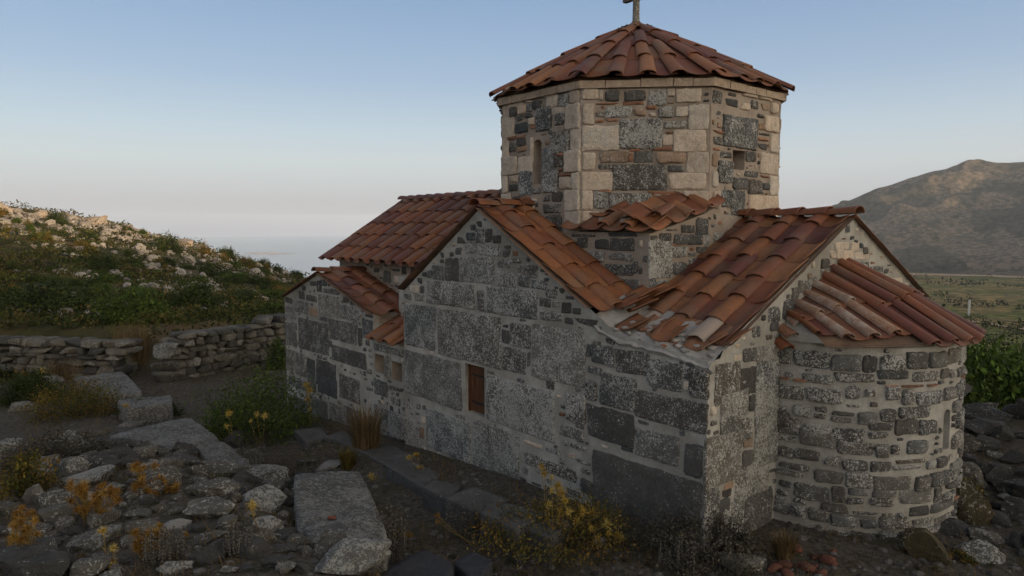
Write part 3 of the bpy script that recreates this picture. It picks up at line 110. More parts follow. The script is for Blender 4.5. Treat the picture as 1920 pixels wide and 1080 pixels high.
"far":[[-115.8,13.3,2.79,1.76,"K","dark round shrub standing out on the upper sunlit rocks",""],[-125.5,24.0,1.69,1.18,"K","small shrub on the skyline right of the highest rocks",""],[-128.1,26.7,1.39,1.05,"G","tiny round shrub next to the skyline shrub",""],[-105.9,25.1,3.39,2.5,"K","broad dark shrub on the middle of the rocky skyline",""],[-113.5,32.1,2.28,1.95,"O","yellow green shrub on the lower rocky skyline",""],[-121.5,37.6,2.66,1.95,"K","left one of the twin shrubs on the lower skyline",""],[-120.7,38.3,1.42,2.3,"K","right taller one of the twin shrubs on the lower skyline",""],[-117.1,39.5,2.61,1.57,"O","sunlit olive shrub near the end of the rocky slope",""],[-130.0,47.0,2.36,1.57,"K","dark shrub at the very end of the sunlit slope",""],[-118.2,45.1,1.81,1.27,"K","small shrub before the sea gap",""],[-122.3,50.2,2.86,1.52,"K","shrub just left of the nearest roof edge on the skyline",""],[-26.4,5.1,2.24,1.15,"G","big bright green shrub above the dry stone wall",""],[-31.0,8.3,2.32,1.24,"K","big dark shrub right of the bright green one",""],[-32.2,3.3,3.07,1.14,"K","wide dark shrub on the slope above the left wall",""],[-36.5,2.4,2.03,0.9,"K","dark shrub at the left edge of the slope",""],[-67.1,10.6,2.65,1.15,"K","dark shrub in the middle of the left slope",""],[-27.5,10.2,1.3,0.5,"G","low green shrub touching the church corner",""],[-40.5,8.2,1.66,0.61,"G","light green shrub behind the big bright one",""],[-77.9,18.3,1.62,0.95,"K","low round shrub among the sunlit rocks below the skyline","shrubs among the sunlit rocks"],[-72.8,22.4,1.01,0.5,"G","low round shrub among the sunlit rocks below the skyline","shrubs among the sunlit rocks"],[-103.8,9.3,1.22,0.9,"G","low round shrub among the sunlit rocks below the skyline","shrubs among the sunlit rocks"],[-116.8,7.5,1.4,1.23,"O","low round shrub among the sunlit rocks below the skyline","shrubs among the sunlit rocks"],[-91.3,9.2,0.96,0.84,"G","low round shrub among the sunlit rocks below the skyline","shrubs among the sunlit rocks"],[-87.1,8.1,0.77,0.87,"G","low round shrub among the sunlit rocks below the skyline","shrubs among the sunlit rocks"],[-100.0,31.9,2.44,1.02,"G","low round shrub among the sunlit rocks below the skyline","shrubs among the sunlit rocks"],[-85.2,9.1,0.97,0.95,"O","low round shrub among the sunlit rocks below the skyline","shrubs among the sunlit rocks"],[-100.8,14.0,1.13,0.67,"K","low round shrub among the sunlit rocks below the skyline","shrubs among the sunlit rocks"],[-83.8,12.3,1.41,0.78,"O","low round shrub among the sunlit rocks below the skyline","shrubs among the sunlit rocks"],[-109.9,8.5,1.36,1.04,"G","low round shrub among the sunlit rocks below the skyline","shrubs among the sunlit rocks"],[-82.5,15.7,0.84,0.99,"K","low round shrub among the sunlit rocks below the skyline","shrubs among the sunlit rocks"],[-96.4,33.4,1.59,1.01,"O","low round shrub among the sunlit rocks below the skyline","shrubs among the sunlit rocks"],[-90.6,14.3,0.84,0.56,"G","low round shrub among the sunlit rocks below the skyline","shrubs among the sunlit rocks"],[-70.5,16.5,0.8,0.55,"O","low round shrub among the sunlit rocks below the skyline","shrubs among the sunlit rocks"],[-99.4,15.1,1.59,1.04,"K","low round shrub among the sunlit rocks below the skyline","shrubs among the sunlit rocks"],[-77.2,17.3,1.14,0.62,"O","low round shrub among the sunlit rocks below the skyline","shrubs among the sunlit rocks"],[-117.3,40.5,1.83,1.27,"G","low round shrub among the sunlit rocks below the skyline","shrubs among the sunlit rocks"],[-80.1,12.0,1.3,0.62,"O","low round shrub among the sunlit rocks below the skyline","shrubs among the sunlit rocks"],[-85.2,11.9,1.47,0.86,"O","low round shrub among the sunlit rocks below the skyline","shrubs among the sunlit rocks"],[-112.9,41.2,1.28,1.53,"O","low round shrub among the sunlit rocks below the skyline","shrubs among the sunlit rocks"],[-98.0,6.7,1.25,0.68,"O","low round shrub among the sunlit rocks below the skyline","shrubs among the sunlit rocks"],[-86.3,8.4,1.45,0.88,"O","low round shrub among the sunlit rocks below the skyline","shrubs among the sunlit rocks"],[-109.1,33.5,2.28,1.4,"O","low round shrub among the sunlit rocks below the skyline","shrubs among the sunlit rocks"],[-105.5,9.2,1.12,1.09,"O","low round shrub among the sunlit rocks below the skyline","shrubs among the sunlit rocks"],[-88.1,8.4,1.46,0.58,"O","low round shrub among the sunlit rocks below the skyline","shrubs among the sunlit rocks"],[-53.3,20.2,1.54,0.67,"O",0,"shrubs dotted over the left hillside"],[-67.2,11.9,0.95,0.51,"K",0,"shrubs dotted over the left hillside"],[-53.2,13.4,1.2,0.47,"G",0,"shrubs dotted over the left hillside"],[-49.4,10.5,1.26,0.43,"G",0,"shrubs dotted over the left hillside"],[-46.4,12.7,1.61,0.54,"G",0,"shrubs dotted over the left hillside"],[-80.9,26.6,2.39,0.82,"G",0,"shrubs dotted over the left hillside"],[-49.6,12.8,0.92,0.58,"G",0,"shrubs dotted over the left hillside"],[-60.0,9.1,0.9,0.44,"G",0,"shrubs dotted over the left hillside"],[-44.9,7.1,1.36,0.55,"G",0,"shrubs dotted over the left hillside"],[-103.4,37.7,2.74,0.9,"G",0,"shrubs dotted over the left hillside"],[-67.6,25.5,2.01,0.71,"G",0,"shrubs dotted over the left hillside"],[-70.0,25.9,2.22,0.89,"O",0,"shrubs dotted over the left hillside"],[-40.9,4.3,1.2,0.51,"O",0,"shrubs dotted over the left hillside"],[-48.2,6.9,1.42,0.43,"K",0,"shrubs dotted over the left hillside"],[-47.3,5.3,1.21,0.4,"K",0,"shrubs dotted over the left hillside"],[-82.0,20.8,1.22,0.46,"K",0,"shrubs dotted over the left hillside"],[-106.3,37.4,2.74,0.86,"K",0,"shrubs dotted over the left hillside"],[-57.2,10.3,1.27,0.4,"K",0,"shrubs dotted over the left hillside"],[-37.1,4.6,0.77,0.46,"G",0,"shrubs dotted over the left hillside"],[-39.7,13.4,1.6,0.6,"K",0,"shrubs dotted over the left hillside"],[-61.9,13.9,1.08,0.52,"G",0,"shrubs dotted over the left hillside"],[-44.2,16.7,1.49,0.74,"G",0,"shrubs dotted over the left hillside"],[-67.7,13.4,1.01,0.45,"K",0,"shrubs dotted over the left hillside"],[-60.3,23.1,1.7,0.91,"K",0,"shrubs dotted over the left hillside"],[-58.0,9.8,1.42,0.47,"G",0,"shrubs dotted over the left hillside"],[-36.8,9.2,1.15,0.51,"K",0,"shrubs dotted over the left hillside"],[-51.9,10.6,1.4,0.49,"K",0,"shrubs dotted over the left hillside"],[-65.5,15.7,1.7,0.54,"O",0,"shrubs dotted over the left hillside"],[-36.7,2.3,0.98,0.55,"K",0,"shrubs dotted over the left hillside"],[-69.9,14.0,1.17,0.44,"G",0,"shrubs dotted over the left hillside"],[-65.7,4.6,0.73,0.33,"G",0,"shrubs dotted over the left hillside"],[-51.3,6.5,0.76,0.46,"K",0,"shrubs dotted over the left hillside"],[-69.3,19.8,1.49,0.74,"K",0,"shrubs dotted over the left hillside"],[-66.2,4.2,0.66,0.35,"G",0,"shrubs dotted over the left hillside"],[-91.6,26.5,1.32,0.65,"K",0,"shrubs dotted over the left hillside"],[-60.4,4.1,0.86,0.43,"K",0,"shrubs dotted over the left hillside"],[-41.4,2.5,1.05,0.47,"O",0,"shrubs dotted over the left hillside"],[-41.0,13.8,1.42,0.64,"K",0,"shrubs dotted over the left hillside"],[-67.9,24.0,2.18,0.71,"K",0,"shrubs dotted over the left hillside"],[-58.5,16.1,1.23,0.66,"G",0,"shrubs dotted over the left hillside"],[-51.3,5.0,1.1,0.44,"G",0,"shrubs dotted over the left hillside"],[-55.1,12.1,1.29,0.43,"K",0,"shrubs dotted over the left hillside"],[-69.0,9.3,0.62,0.43,"G",0,"shrubs dotted over the left hillside"],[-34.1,9.7,1.67,0.57,"K",0,"shrubs dotted over the left hillside"],[-66.6,6.2,0.89,0.39,"K",0,"shrubs dotted over the left hillside"],[-80.4,22.7,1.26,0.71,"K",0,"shrubs dotted over the left hillside"],[-63.6,7.0,1.09,0.31,"K",0,"shrubs dotted over the left hillside"],[-67.0,4.7,0.7,0.26,"K",0,"shrubs dotted over the left hillside"],[-73.4,17.0,1.12,0.52,"K",0,"shrubs dotted over the left hillside"],[-59.0,10.9,1.22,0.47,"G",0,"shrubs dotted over the left hillside"],[-106.9,38.6,1.89,0.94,"G",0,"shrubs dotted over the left hillside"],[-61.1,21.9,1.94,0.68,"K",0,"shrubs dotted over the left hillside"],[-41.5,5.3,1.16,0.41,"K",0,"shrubs dotted over the left hillside"],[-66.6,22.6,1.65,0.63,"K",0,"shrubs dotted over the left hillside"],[-79.9,20.9,1.46,0.46,"K",0,"shrubs dotted over the left hillside"],[-53.3,11.2,1.14,0.51,"G",0,"shrubs dotted over the left hillside"],[-49.3,4.3,1.1,0.42,"K",0,"shrubs dotted over the left hillside"],[-75.4,28.1,2.45,0.94,"K",0,"shrubs dotted over the left hillside"],[-55.9,21.5,2.21,0.65,"O",0,"shrubs dotted over the left hillside"],[-62.2,10.0,0.93,0.46,"G",0,"shrubs dotted over the left hillside"],[-67.6,21.2,1.89,0.65,"G",0,"shrubs dotted over the left hillside"],[-64.1,20.3,2.03,0.69,"K",0,"shrubs dotted over the left hillside"],[-62.8,18.4,1.11,0.51,"K",0,"shrubs dotted over the left hillside"],[-50.8,5.7,1.4,0.48,"G",0,"shrubs dotted over the left hillside"],[-51.7,3.0,1.26,0.44,"O",0,"shrubs dotted over the left hillside"],[-51.8,7.8,0.89,0.5,"K",0,"shrubs dotted over the left hillside"],[-55.3,9.2,1.42,0.41,"G",0,"shrubs dotted over the left hillside"],[-40.0,3.5,1.32,0.5,"K",0,"shrubs dotted over the left hillside"],[-75.4,15.2,1.31,0.4,"K",0,"shrubs dotted over the left hillside"],[-45.8,12.5,1.34,0.67,"K",0,"shrubs dotted over the left hillside"],[-71.1,22.0,1.59,0.61,"K",0,"shrubs dotted over the left hillside"],[-43.3,2.9,1.15,0.48,"O",0,"shrubs dotted over the left hillside"],[-50.0,17.9,1.83,0.6,"G",0,"shrubs dotted over the left hillside"],[-42.1,5.8,1.33,0.42,"K",0,"shrubs dotted over the left hillside"],[-62.6,6.7,0.64,0.4,"G",0,"shrubs dotted over the left hillside"]],
"valley":[[-8.7,19.8,3.9],[-6.5,19.9,3.5],[-7.1,40.7,4.0],[-8.4,20.4,4.2],[-17.2,56.7,3.9],[-7.4,19.8,3.2],[-11.7,27.6,3.6],[-7.1,20.0,2.5],[-4.7,26.3,3.7],[-13.0,39.8,3.4],[-7.9,22.3,3.6],[-8.5,43.9,5.4],[-7.0,18.5,3.4],[-12.7,41.7,4.2],[-13.0,48.5,5.9],[-12.8,36.1,5.0],[-8.5,22.4,3.1],[-20.0,48.2,5.8],[-8.2,23.2,2.7],[-7.9,21.2,3.3],[-8.0,28.4,2.8],[-5.1,20.4,2.8],[-11.9,33.0,3.1],[-10.0,30.9,4.5],[-15.9,55.3,5.6],[-10.0,42.6,4.3],[-10.1,46.1,5.8],[-11.6,47.8,4.1],[-7.6,34.6,3.2],[-10.2,24.2,3.1]],
"post":[-159.4,495.0],
"upole":[-168.6,596.6],
"islet":[-3003.2,1104.9],
"skyrocks":[[-127.8,7.9,2],[-127.7,9.5,1.6],[-127.5,11.4,2],[-127.4,12.7,1.3],[-126.9,16.8,1.8],[-126.7,18.2,1.4],[-126.4,20.0,2],[-126.1,21.7,1.5],[-125.0,27.6,1.4],[-124.0,31.8,1.6],[-123.6,33.3,1.4],[-122.8,36.1,1.7],[-120.8,42.3,1.2],[-120.6,42.9,1.1]]}''')
random.seed(11); rng=np.random.default_rng(7)
S=bpy.context.scene; COL=S.collection
V=Vector
def nz(x,y,z=0.,s=1.): return noise.noise(V((x*s,y*s,z*s)))
# ---------------- materials ----------------
def newmat(name):
    m=bpy.data.materials.new(name); m.use_nodes=True; nt=m.node_tree
    b=nt.nodes['Principled BSDF']; b.inputs['Specular IOR Level'].default_value=.25
    return m,nt,b
def N(nt,t,**k):
    n=nt.nodes.new(t)
    for a,v in k.items():
        if a in n.inputs.keys(): n.inputs[a].default_value=v
        else: setattr(n,a,v)
    return n
def noiseN(nt,sc,det=4,rough=.55,co=None,dist=0.):
    n=N(nt,'ShaderNodeTexNoise'); n.inputs['Scale'].default_value=sc; n.inputs['Detail'].default_value=det
    n.inputs['Roughness'].default_value=rough; n.inputs['Distortion'].default_value=dist
    if co is not None: nt.links.new(co,n.inputs['Vector'])
    return n.outputs['Fac']
def mth(nt,op,a,b=None,clamp=False):
    n=nt.nodes.new('ShaderNodeMath'); n.operation=op; n.use_clamp=clamp
    for i,v in enumerate((a,b)):
        if v is None: continue
        if isinstance(v,(int,float)): n.inputs[i].default_value=v
        else: nt.links.new(v,n.inputs[i])
    return n.outputs[0]
def step(nt,v,lo,hi): 
    n=nt.nodes.new('ShaderNodeMapRange'); n.interpolation_type='SMOOTHSTEP'
    for k,x in (('Value',v),('From Min',lo),('From Max',hi)):
        if isinstance(x,(int,float)): n.inputs[k].default_value=x
        else: nt.links.new(x,n.inputs[k])
    return n.outputs['Result']
def mixc(nt,f,a,b,mode='MIX'):
    n=nt.nodes.new('ShaderNodeMix'); n.data_type='RGBA'; n.blend_type=mode
    for i,v in ((0,f),(6,a),(7,b)):
        if isinstance(v,(int,float)): n.inputs[i].default_value=v
        elif isinstance(v,tuple): n.inputs[i].default_value=(*v,1.)
        else: nt.links.new(v,n.inputs[i])
    return n.outputs[2]
def bump(nt,h,st,dist,b):
    n=nt.nodes.new('ShaderNodeBump'); n.inputs['Strength'].default_value=st; n.inputs['Distance'].default_value=dist
    nt.links.new(h,n.inputs['Height']); nt.links.new(n.outputs[0],b.inputs['Normal'])
def vcol(nt):
    n=nt.nodes.new('ShaderNodeVertexColor'); n.layer_name='Col'; return n.outputs['Color'],n.outputs['Alpha']
def gpos(nt): return nt.nodes.new('ShaderNodeNewGeometry').outputs['Position']
def grey(nt,v): 
    c=nt.nodes.new('ShaderNodeCombineColor')
    for i in range(3): nt.links.new(v,c.inputs[i])
    return c.outputs[0]

def mat_stone(name,lich=(.50,.50,.475),sc=1.,obj=False):
    m,nt,b=newmat(name); c,a=vcol(nt)
    if obj: p=N(nt,'ShaderNodeTexCoord').outputs['Object']
    else: p=gpos(nt)
    cmb=nt.nodes.new('ShaderNodeCombineXYZ'); nt.links.new(mth(nt,'MULTIPLY',a,61.),cmb.inputs[0]); nt.links.new(mth(nt,'MULTIPLY',a,37.),cmb.inputs[2])
    va=nt.nodes.new('ShaderNodeVectorMath'); va.operation='ADD'; nt.links.new(p,va.inputs[0]); nt.links.new(cmb.outputs[0],va.inputs[1]); p=va.outputs[0]
    n1=noiseN(nt,36*sc,3,.6,p,1.3); n2=noiseN(nt,5*sc,3,.5,p); n3=noiseN(nt,110*sc,2,.6,p)
    n4=noiseN(nt,1.3*sc,2,.5,p)
    # lichen threshold falls as the stone's lichen amount rises, with patchy variation
    t=mth(nt,'SUBTRACT',.70,mth(nt,'MULTIPLY',a,.28)); t=mth(nt,'ADD',t,mth(nt,'MULTIPLY',mth(nt,'ADD',mth(nt,'MULTIPLY',mth(nt,'SUBTRACT',n2,.5),.55),mth(nt,'MULTIPLY',mth(nt,'SUBTRACT',n4,.5),.45)),-.55))
    mk=step(nt,n1,t,mth(nt,'ADD',t,.06))
    mk=mth(nt,'MULTIPLY',mk,step(nt,a,.02,.12))
    n5=noiseN(nt,13*sc,5,.7,p,.4); tone=mth(nt,'ADD',.12,mth(nt,'ADD',mth(nt,'MULTIPLY',n2,.65),mth(nt,'MULTIPLY',n5,1.1)))
    base=mixc(nt,1.,c,grey(nt,tone),'MULTIPLY')
    fine=mth(nt,'ADD',.75,mth(nt,'MULTIPLY',n3,.5)); base=mixc(nt,1.,base,grey(nt,fine),'MULTIPLY')
    lc=mixc(nt,step(nt,n4,.4,.6),lich,tuple(v*.78 for v in lich))
    col=mixc(nt,mth(nt,'MULTIPLY',mk,.86),base,lc)
    nt.links.new(col,b.inputs['Base Color']); b.inputs['Roughness'].default_value=.85
    h=mth(nt,'ADD',mth(nt,'ADD',mth(nt,'MULTIPLY',n1,.5),mth(nt,'MULTIPLY',n5,1.1)),mth(nt,'MULTIPLY',n3,.35)); bump(nt,h,1.,.026/sc**.5,b)
    return m
def mat_mortar(name,c1,c2,stain):
    m,nt,b=newmat(name); p=gpos(nt)
    n1=noiseN(nt,3.2,4,.6,p); n2=noiseN(nt,42,4,.65,p); n3=noiseN(nt,.8,3,.5,p)
    col=mixc(nt,step(nt,n1,.35,.65),c1,c2); col=mixc(nt,mth(nt,'MULTIPLY',step(nt,n3,.5,.68),.6),col,stain)
    col=mixc(nt,1.,col,grey(nt,mth(nt,'ADD',.68,mth(nt,'MULTIPLY',n2,.64))),'MULTIPLY')
    nt.links.new(col,b.inputs['Base Color']); b.inputs['Roughness'].default_value=.95
    bump(nt,mth(nt,'ADD',n2,mth(nt,'MULTIPLY',n1,1.5)),.8,.012,b); return m
def mat_tile():
    m,nt,b=newmat('fired_clay'); c,a=vcol(nt); p=gpos(nt)
    n1=noiseN(nt,9,4,.6,p); n2=noiseN(nt,60,4,.6,p); n3=noiseN(nt,2.5,3,.5,p)
    col=mixc(nt,1.,c,grey(nt,mth(nt,'ADD',.55,mth(nt,'MULTIPLY',n1,.9))),'MULTIPLY')
    n6=noiseN(nt,28,5,.7,p,.5); col=mixc(nt,mth(nt,'MULTIPLY',step(nt,n3,.45,.68),.5),col,(.13,.085,.055)); col=mixc(nt,mth(nt,'MULTIPLY',step(nt,n6,.52,.66),.55),col,(.055,.035,.026))
    t=mth(nt,'SUBTRACT',.74,mth(nt,'MULTIPLY',a,.42))
    mk=step(nt,n2,t,mth(nt,'ADD',t,.08)); mk2=mth(nt,'MAXIMUM',mth(nt,'MULTIPLY',mk,.55),step(nt,mth(nt,'MULTIPLY',a,mth(nt,'ADD',n1,.5)),.6,.8))
    col=mixc(nt,mth(nt,'MULTIPLY',mk2,.85),col,(.30,.255,.215))
    nt.links.new(col,b.inputs['Base Color'])
    r=mth(nt,'ADD',.42,mth(nt,'MULTIPLY',n1,.45)); r=mth(nt,'ADD',r,mth(nt,'MULTIPLY',mk2,.4),True)
    nt.links.new(r,b.inputs['Roughness']); b.inputs['Specular IOR Level'].default_value=.45
    bump(nt,mth(nt,'ADD',n2,n1),.45,.006,b); return m
def mat_simple(name,c,rough=.8,var=.5,sc=12,spec=.25,vc=False,bmp=.3):
    m,nt,b=newmat(name); p=gpos(nt)
    n=noiseN(nt,sc,4,.6,p); src=vcol(nt)[0] if vc else c
    col=mixc(nt,1.,src,grey(nt,mth(nt,'ADD',1-var/2,mth(nt,'MULTIPLY',n,var))),'MULTIPLY')
    nt.links.new(col,b.inputs['Base Color']); b.inputs['Roughness'].default_value=rough
    b.inputs['Specular IOR Level'].default_value=spec
    if bmp: bump(nt,n,bmp,.01,b)
    return m
def mat_leaf():
    m,nt,b=newmat('leaf'); c,_=vcol(nt); nt.links.new(c,b.inputs['Base Color']); b.inputs['Roughness'].default_value=.75
    b.inputs['Specular IOR Level'].default_value=.12
    tr=nt.nodes.new('ShaderNodeBsdfTranslucent'); nt.links.new(c,tr.inputs['Color'])
    mx=nt.nodes.new('ShaderNodeMixShader'); mx.inputs[0].default_value=.2
    nt.links.new(b.outputs[0],mx.inputs[1]); nt.links.new(tr.outputs[0],mx.inputs[2])
    nt.links.new(mx.outputs[0],nt.nodes['Material Output'].inputs['Surface']); return m
def mat_wood():
    m,nt,b=newmat('old_wood'); p=gpos(nt)
    mp=N(nt,'ShaderNodeMapping'); mp.inputs['Scale'].default_value=(60,60,4); nt.links.new(p,mp.inputs[0])
    n=noiseN(nt,1,5,.6,mp.outputs[0]); col=mixc(nt,step(nt,n,.3,.7),(.045,.019,.009),(.11,.048,.021))
    nt.links.new(col,b.inputs['Base Color']); b.inputs['Roughness'].default_value=.7; bump(nt,n,.5,.004,b); return m
def mat_ground():
    m,nt,b=newmat('soil_and_scrub'); c,a=vcol(nt); p=gpos(nt)
    n1=noiseN(nt,.9,5,.65,p); n2=noiseN(nt,14,5,.7,p); n3=noiseN(nt,60,3,.7,p); n4=noiseN(nt,.11,6,.68,p)
    # alpha = distance class: 0 near soil, 1 far hills whose scrub mottling is broad
    near=mixc(nt,step(nt,n2,.35,.7),(.050,.044,.035),(.112,.098,.080)); near=mixc(nt,mth(nt,'MULTIPLY',step(nt,n1,.5,.65),.6),near,(.06,.052,.03))
    mott=mixc(nt,step(nt,mth(nt,'ADD',mth(nt,'MULTIPLY',n4,.7),mth(nt,'MULTIPLY',n1,.3)),.44,.56),c,mixc(nt,1.,c,(.30,.36,.30),'MULTIPLY'))
    n7=noiseN(nt,.035,5,.7,p); mott=mixc(nt,1.,mott,grey(nt,mth(nt,'ADD',.35,mth(nt,'ADD',mth(nt,'MULTIPLY',n1,.55),mth(nt,'MULTIPLY',n7,.75)))),'MULTIPLY')
    col=mixc(nt,a,near,mott); nt.links.new(col,b.inputs['Base Color']); b.inputs['Roughness'].default_value=.97
    b.inputs['Specular IOR Level'].default_value=.1
    bump(nt,mth(nt,'ADD',n2,mth(nt,'MULTIPLY',n3,.4)),.8,.03,b); return m
STONE=mat_stone('basalt_and_limestone',(.47,.465,.43))
ROCK=mat_stone('field_rock',(.30,.30,.275),.6)
SLAB=mat_stone('lichen_slab',(.25,.245,.225),.62)
MORT_G=mat_mortar('grey_mortar',(.245,.235,.208),(.35,.34,.305),(.145,.13,.105))
MORT_T=mat_mortar('tan_mortar',(.24,.198,.16),(.31,.26,.215),(.17,.14,.11))
MORT_W=mat_mortar('pale_lime_mortar',(.25,.235,.215),(.36,.345,.32),(.15,.135,.115))
MORT_R=mat_mortar('roof_mortar',(.13,.085,.06),(.19,.12,.08),(.11,.08,.06))
TILE=mat_tile(); LEAF=mat_leaf(); WOOD=mat_wood(); GROUND=mat_ground()
IRON=mat_simple('black_iron',(.015,.015,.016),.6)
STEM=mat_simple('dry_stem',(.1,.08,.05),.9,vc=True,bmp=0)
DARK=mat_simple('interior_dark',(.02,.018,.016),.95)
CONC=mat_simple('pale_concrete',(.55,.53,.5),.9)
POLE=mat_simple('weathered_pole',(.18,.15,.12),.9)
ROAD=mat_simple('dirt_road',(.42,.30,.20),.95,.4,.3)
ISLE=mat_simple('islet_rock',(.42,.38,.36),.95,.5,.02)
# ---------------- mesh helpers ----------------
class MB:
    def __init__(s): s.v=[];s.f=[];s.m=[];s.c=[]
    def add(s,vs,fs,mi=0,col=(.5,.5,.5,0)):
        o=len(s.v); s.v+= [tuple(p) for p in vs]; s.c+=[col]*len(vs)
        s.f+=[tuple(i+o for i in f) for f in fs]; s.m+=[mi]*len(fs)
    def build(s,name,mats,parent=None,smooth=True,loc=None):
        me=bpy.data.meshes.new(name); me.from_pydata(s.v,[],s.f)
        for m in (mats if isinstance(mats,(list,tuple)) else [mats]): me.materials.append(m)
        me.polygons.foreach_set('material_index',s.m); me.polygons.foreach_set('use_smooth',[smooth]*len(s.f))
        ca=me.color_attributes.new('Col','FLOAT_COLOR','POINT'); ca.data.foreach_set('color',np.array(s.c,dtype=np.float32).ravel())
        me.update(); return link(name,me,parent,loc)
def link(name,me,parent=None,loc=None):
    o=bpy.data.objects.new(name,me); COL.objects.link(o)
    if loc is not None: o.location=loc
    if parent: o.parent=parent
    return o
def tag(o,label=None,cat=None,group=None,kind=None):
    if label: o['label']=label
    if cat: o['category']=cat
    if group: o['group']=group
    if kind: o['kind']=kind
    return o
def grid_faces(nx,ny,close=False):
    f=[]
    for j in range(ny-1):
        for i in range(nx-1 if not close else nx):
            k=(i+1)%nx; f.append((j*nx+i,j*nx+k,(j+1)*nx+k,(j+1)*nx+i))
    return f
def box(mb,a,b,mi=0,col=(.5,.5,.5,0)):
    (x0,y0,z0),(x1,y1,z1)=a,b
    mb.add([(x0,y0,z0),(x1,y0,z0),(x1,y1,z0),(x0,y1,z0),(x0,y0,z1),(x1,y0,z1),(x1,y1,z1),(x0,y1,z1)],
      [(0,3,2,1),(4,5,6,7),(0,1,5,4),(1,2,6,5),(2,3,7,6),(3,0,4,7)],mi,col)
def tube(mb,pts,rad,mi=0,col=(.5,.5,.5,0),n=5):
    vs=[];k=len(pts)
    for i,p in enumerate(pts):
        d=V(pts[min(i+1,k-1)])-V(pts[max(i-1,0)]); d.normalize()
        a=d.cross(V((0,0,1)) if abs(d.z)<.9 else V((1,0,0))).normalized(); b=d.cross(a)
        r=rad[i] if isinstance(rad,(list,tuple)) else rad
        for j in range(n):
            t=6.2832*j/n; vs.append(V(p)+a*math.cos(t)*r+b*math.sin(t)*r)
    fs=grid_faces(n,k,True); fs.append(tuple(range(n-1,-1,-1))); fs.append(tuple(range((k-1)*n,k*n)))
    mb.add(vs,fs,mi,col)
import bmesh
def ico(sub):
    bm=bmesh.new(); bmesh.ops.create_icosphere(bm,subdivisions=sub,radius=1.); v=[x.co.copy() for x in bm.verts]; f=[tuple(q.index for q in p.verts) for p in bm.faces]; bm.free(); return v,f
ICO={k:ico(k) for k in (1,2,3,4)}
def rock_verts(sub,W,D,Hh,box_=3.2,cuts=6,rough=.06,cx=0,cy=0,cz=0,ang=0.,sink=0.):
    vs,fs=ICO[sub]; sd=random.uniform(0,200); out=[]
    pl=[]
    for _ in range(cuts):
        n=V((random.gauss(0,1),random.gauss(0,1),random.gauss(0,.8))).normalized(); pl.append((n,random.uniform(.5,.85)))
    ca,sa=math.cos(ang),math.sin(ang)
    for v in vs:
        r=(abs(v.x)**box_+abs(v.y)**box_+abs(v.z)**box_)**(-1/box_); p=v*r
        for n,d in pl:
            q=p.dot(n)
            if q>d: p=p-n*(q-d)*.92
        k=1+rough*(nz(v.x+sd,v.y,v.z,1.8)*1.4+nz(v.x,v.y+sd,v.z,4.5)*.7+(nz(v.x,v.y,v.z+sd,10)*.55+nz(v.x,v.y+sd,v.z,22)*.3 if sub>2 else 0)); p=p*k
        x,y,z=p.x*W/2,p.y*D/2,p.z*Hh/2
        out.append((cx+x*ca-y*sa,cy+x*sa+y*ca,cz+z+Hh/2-sink*Hh))
    return out,fs
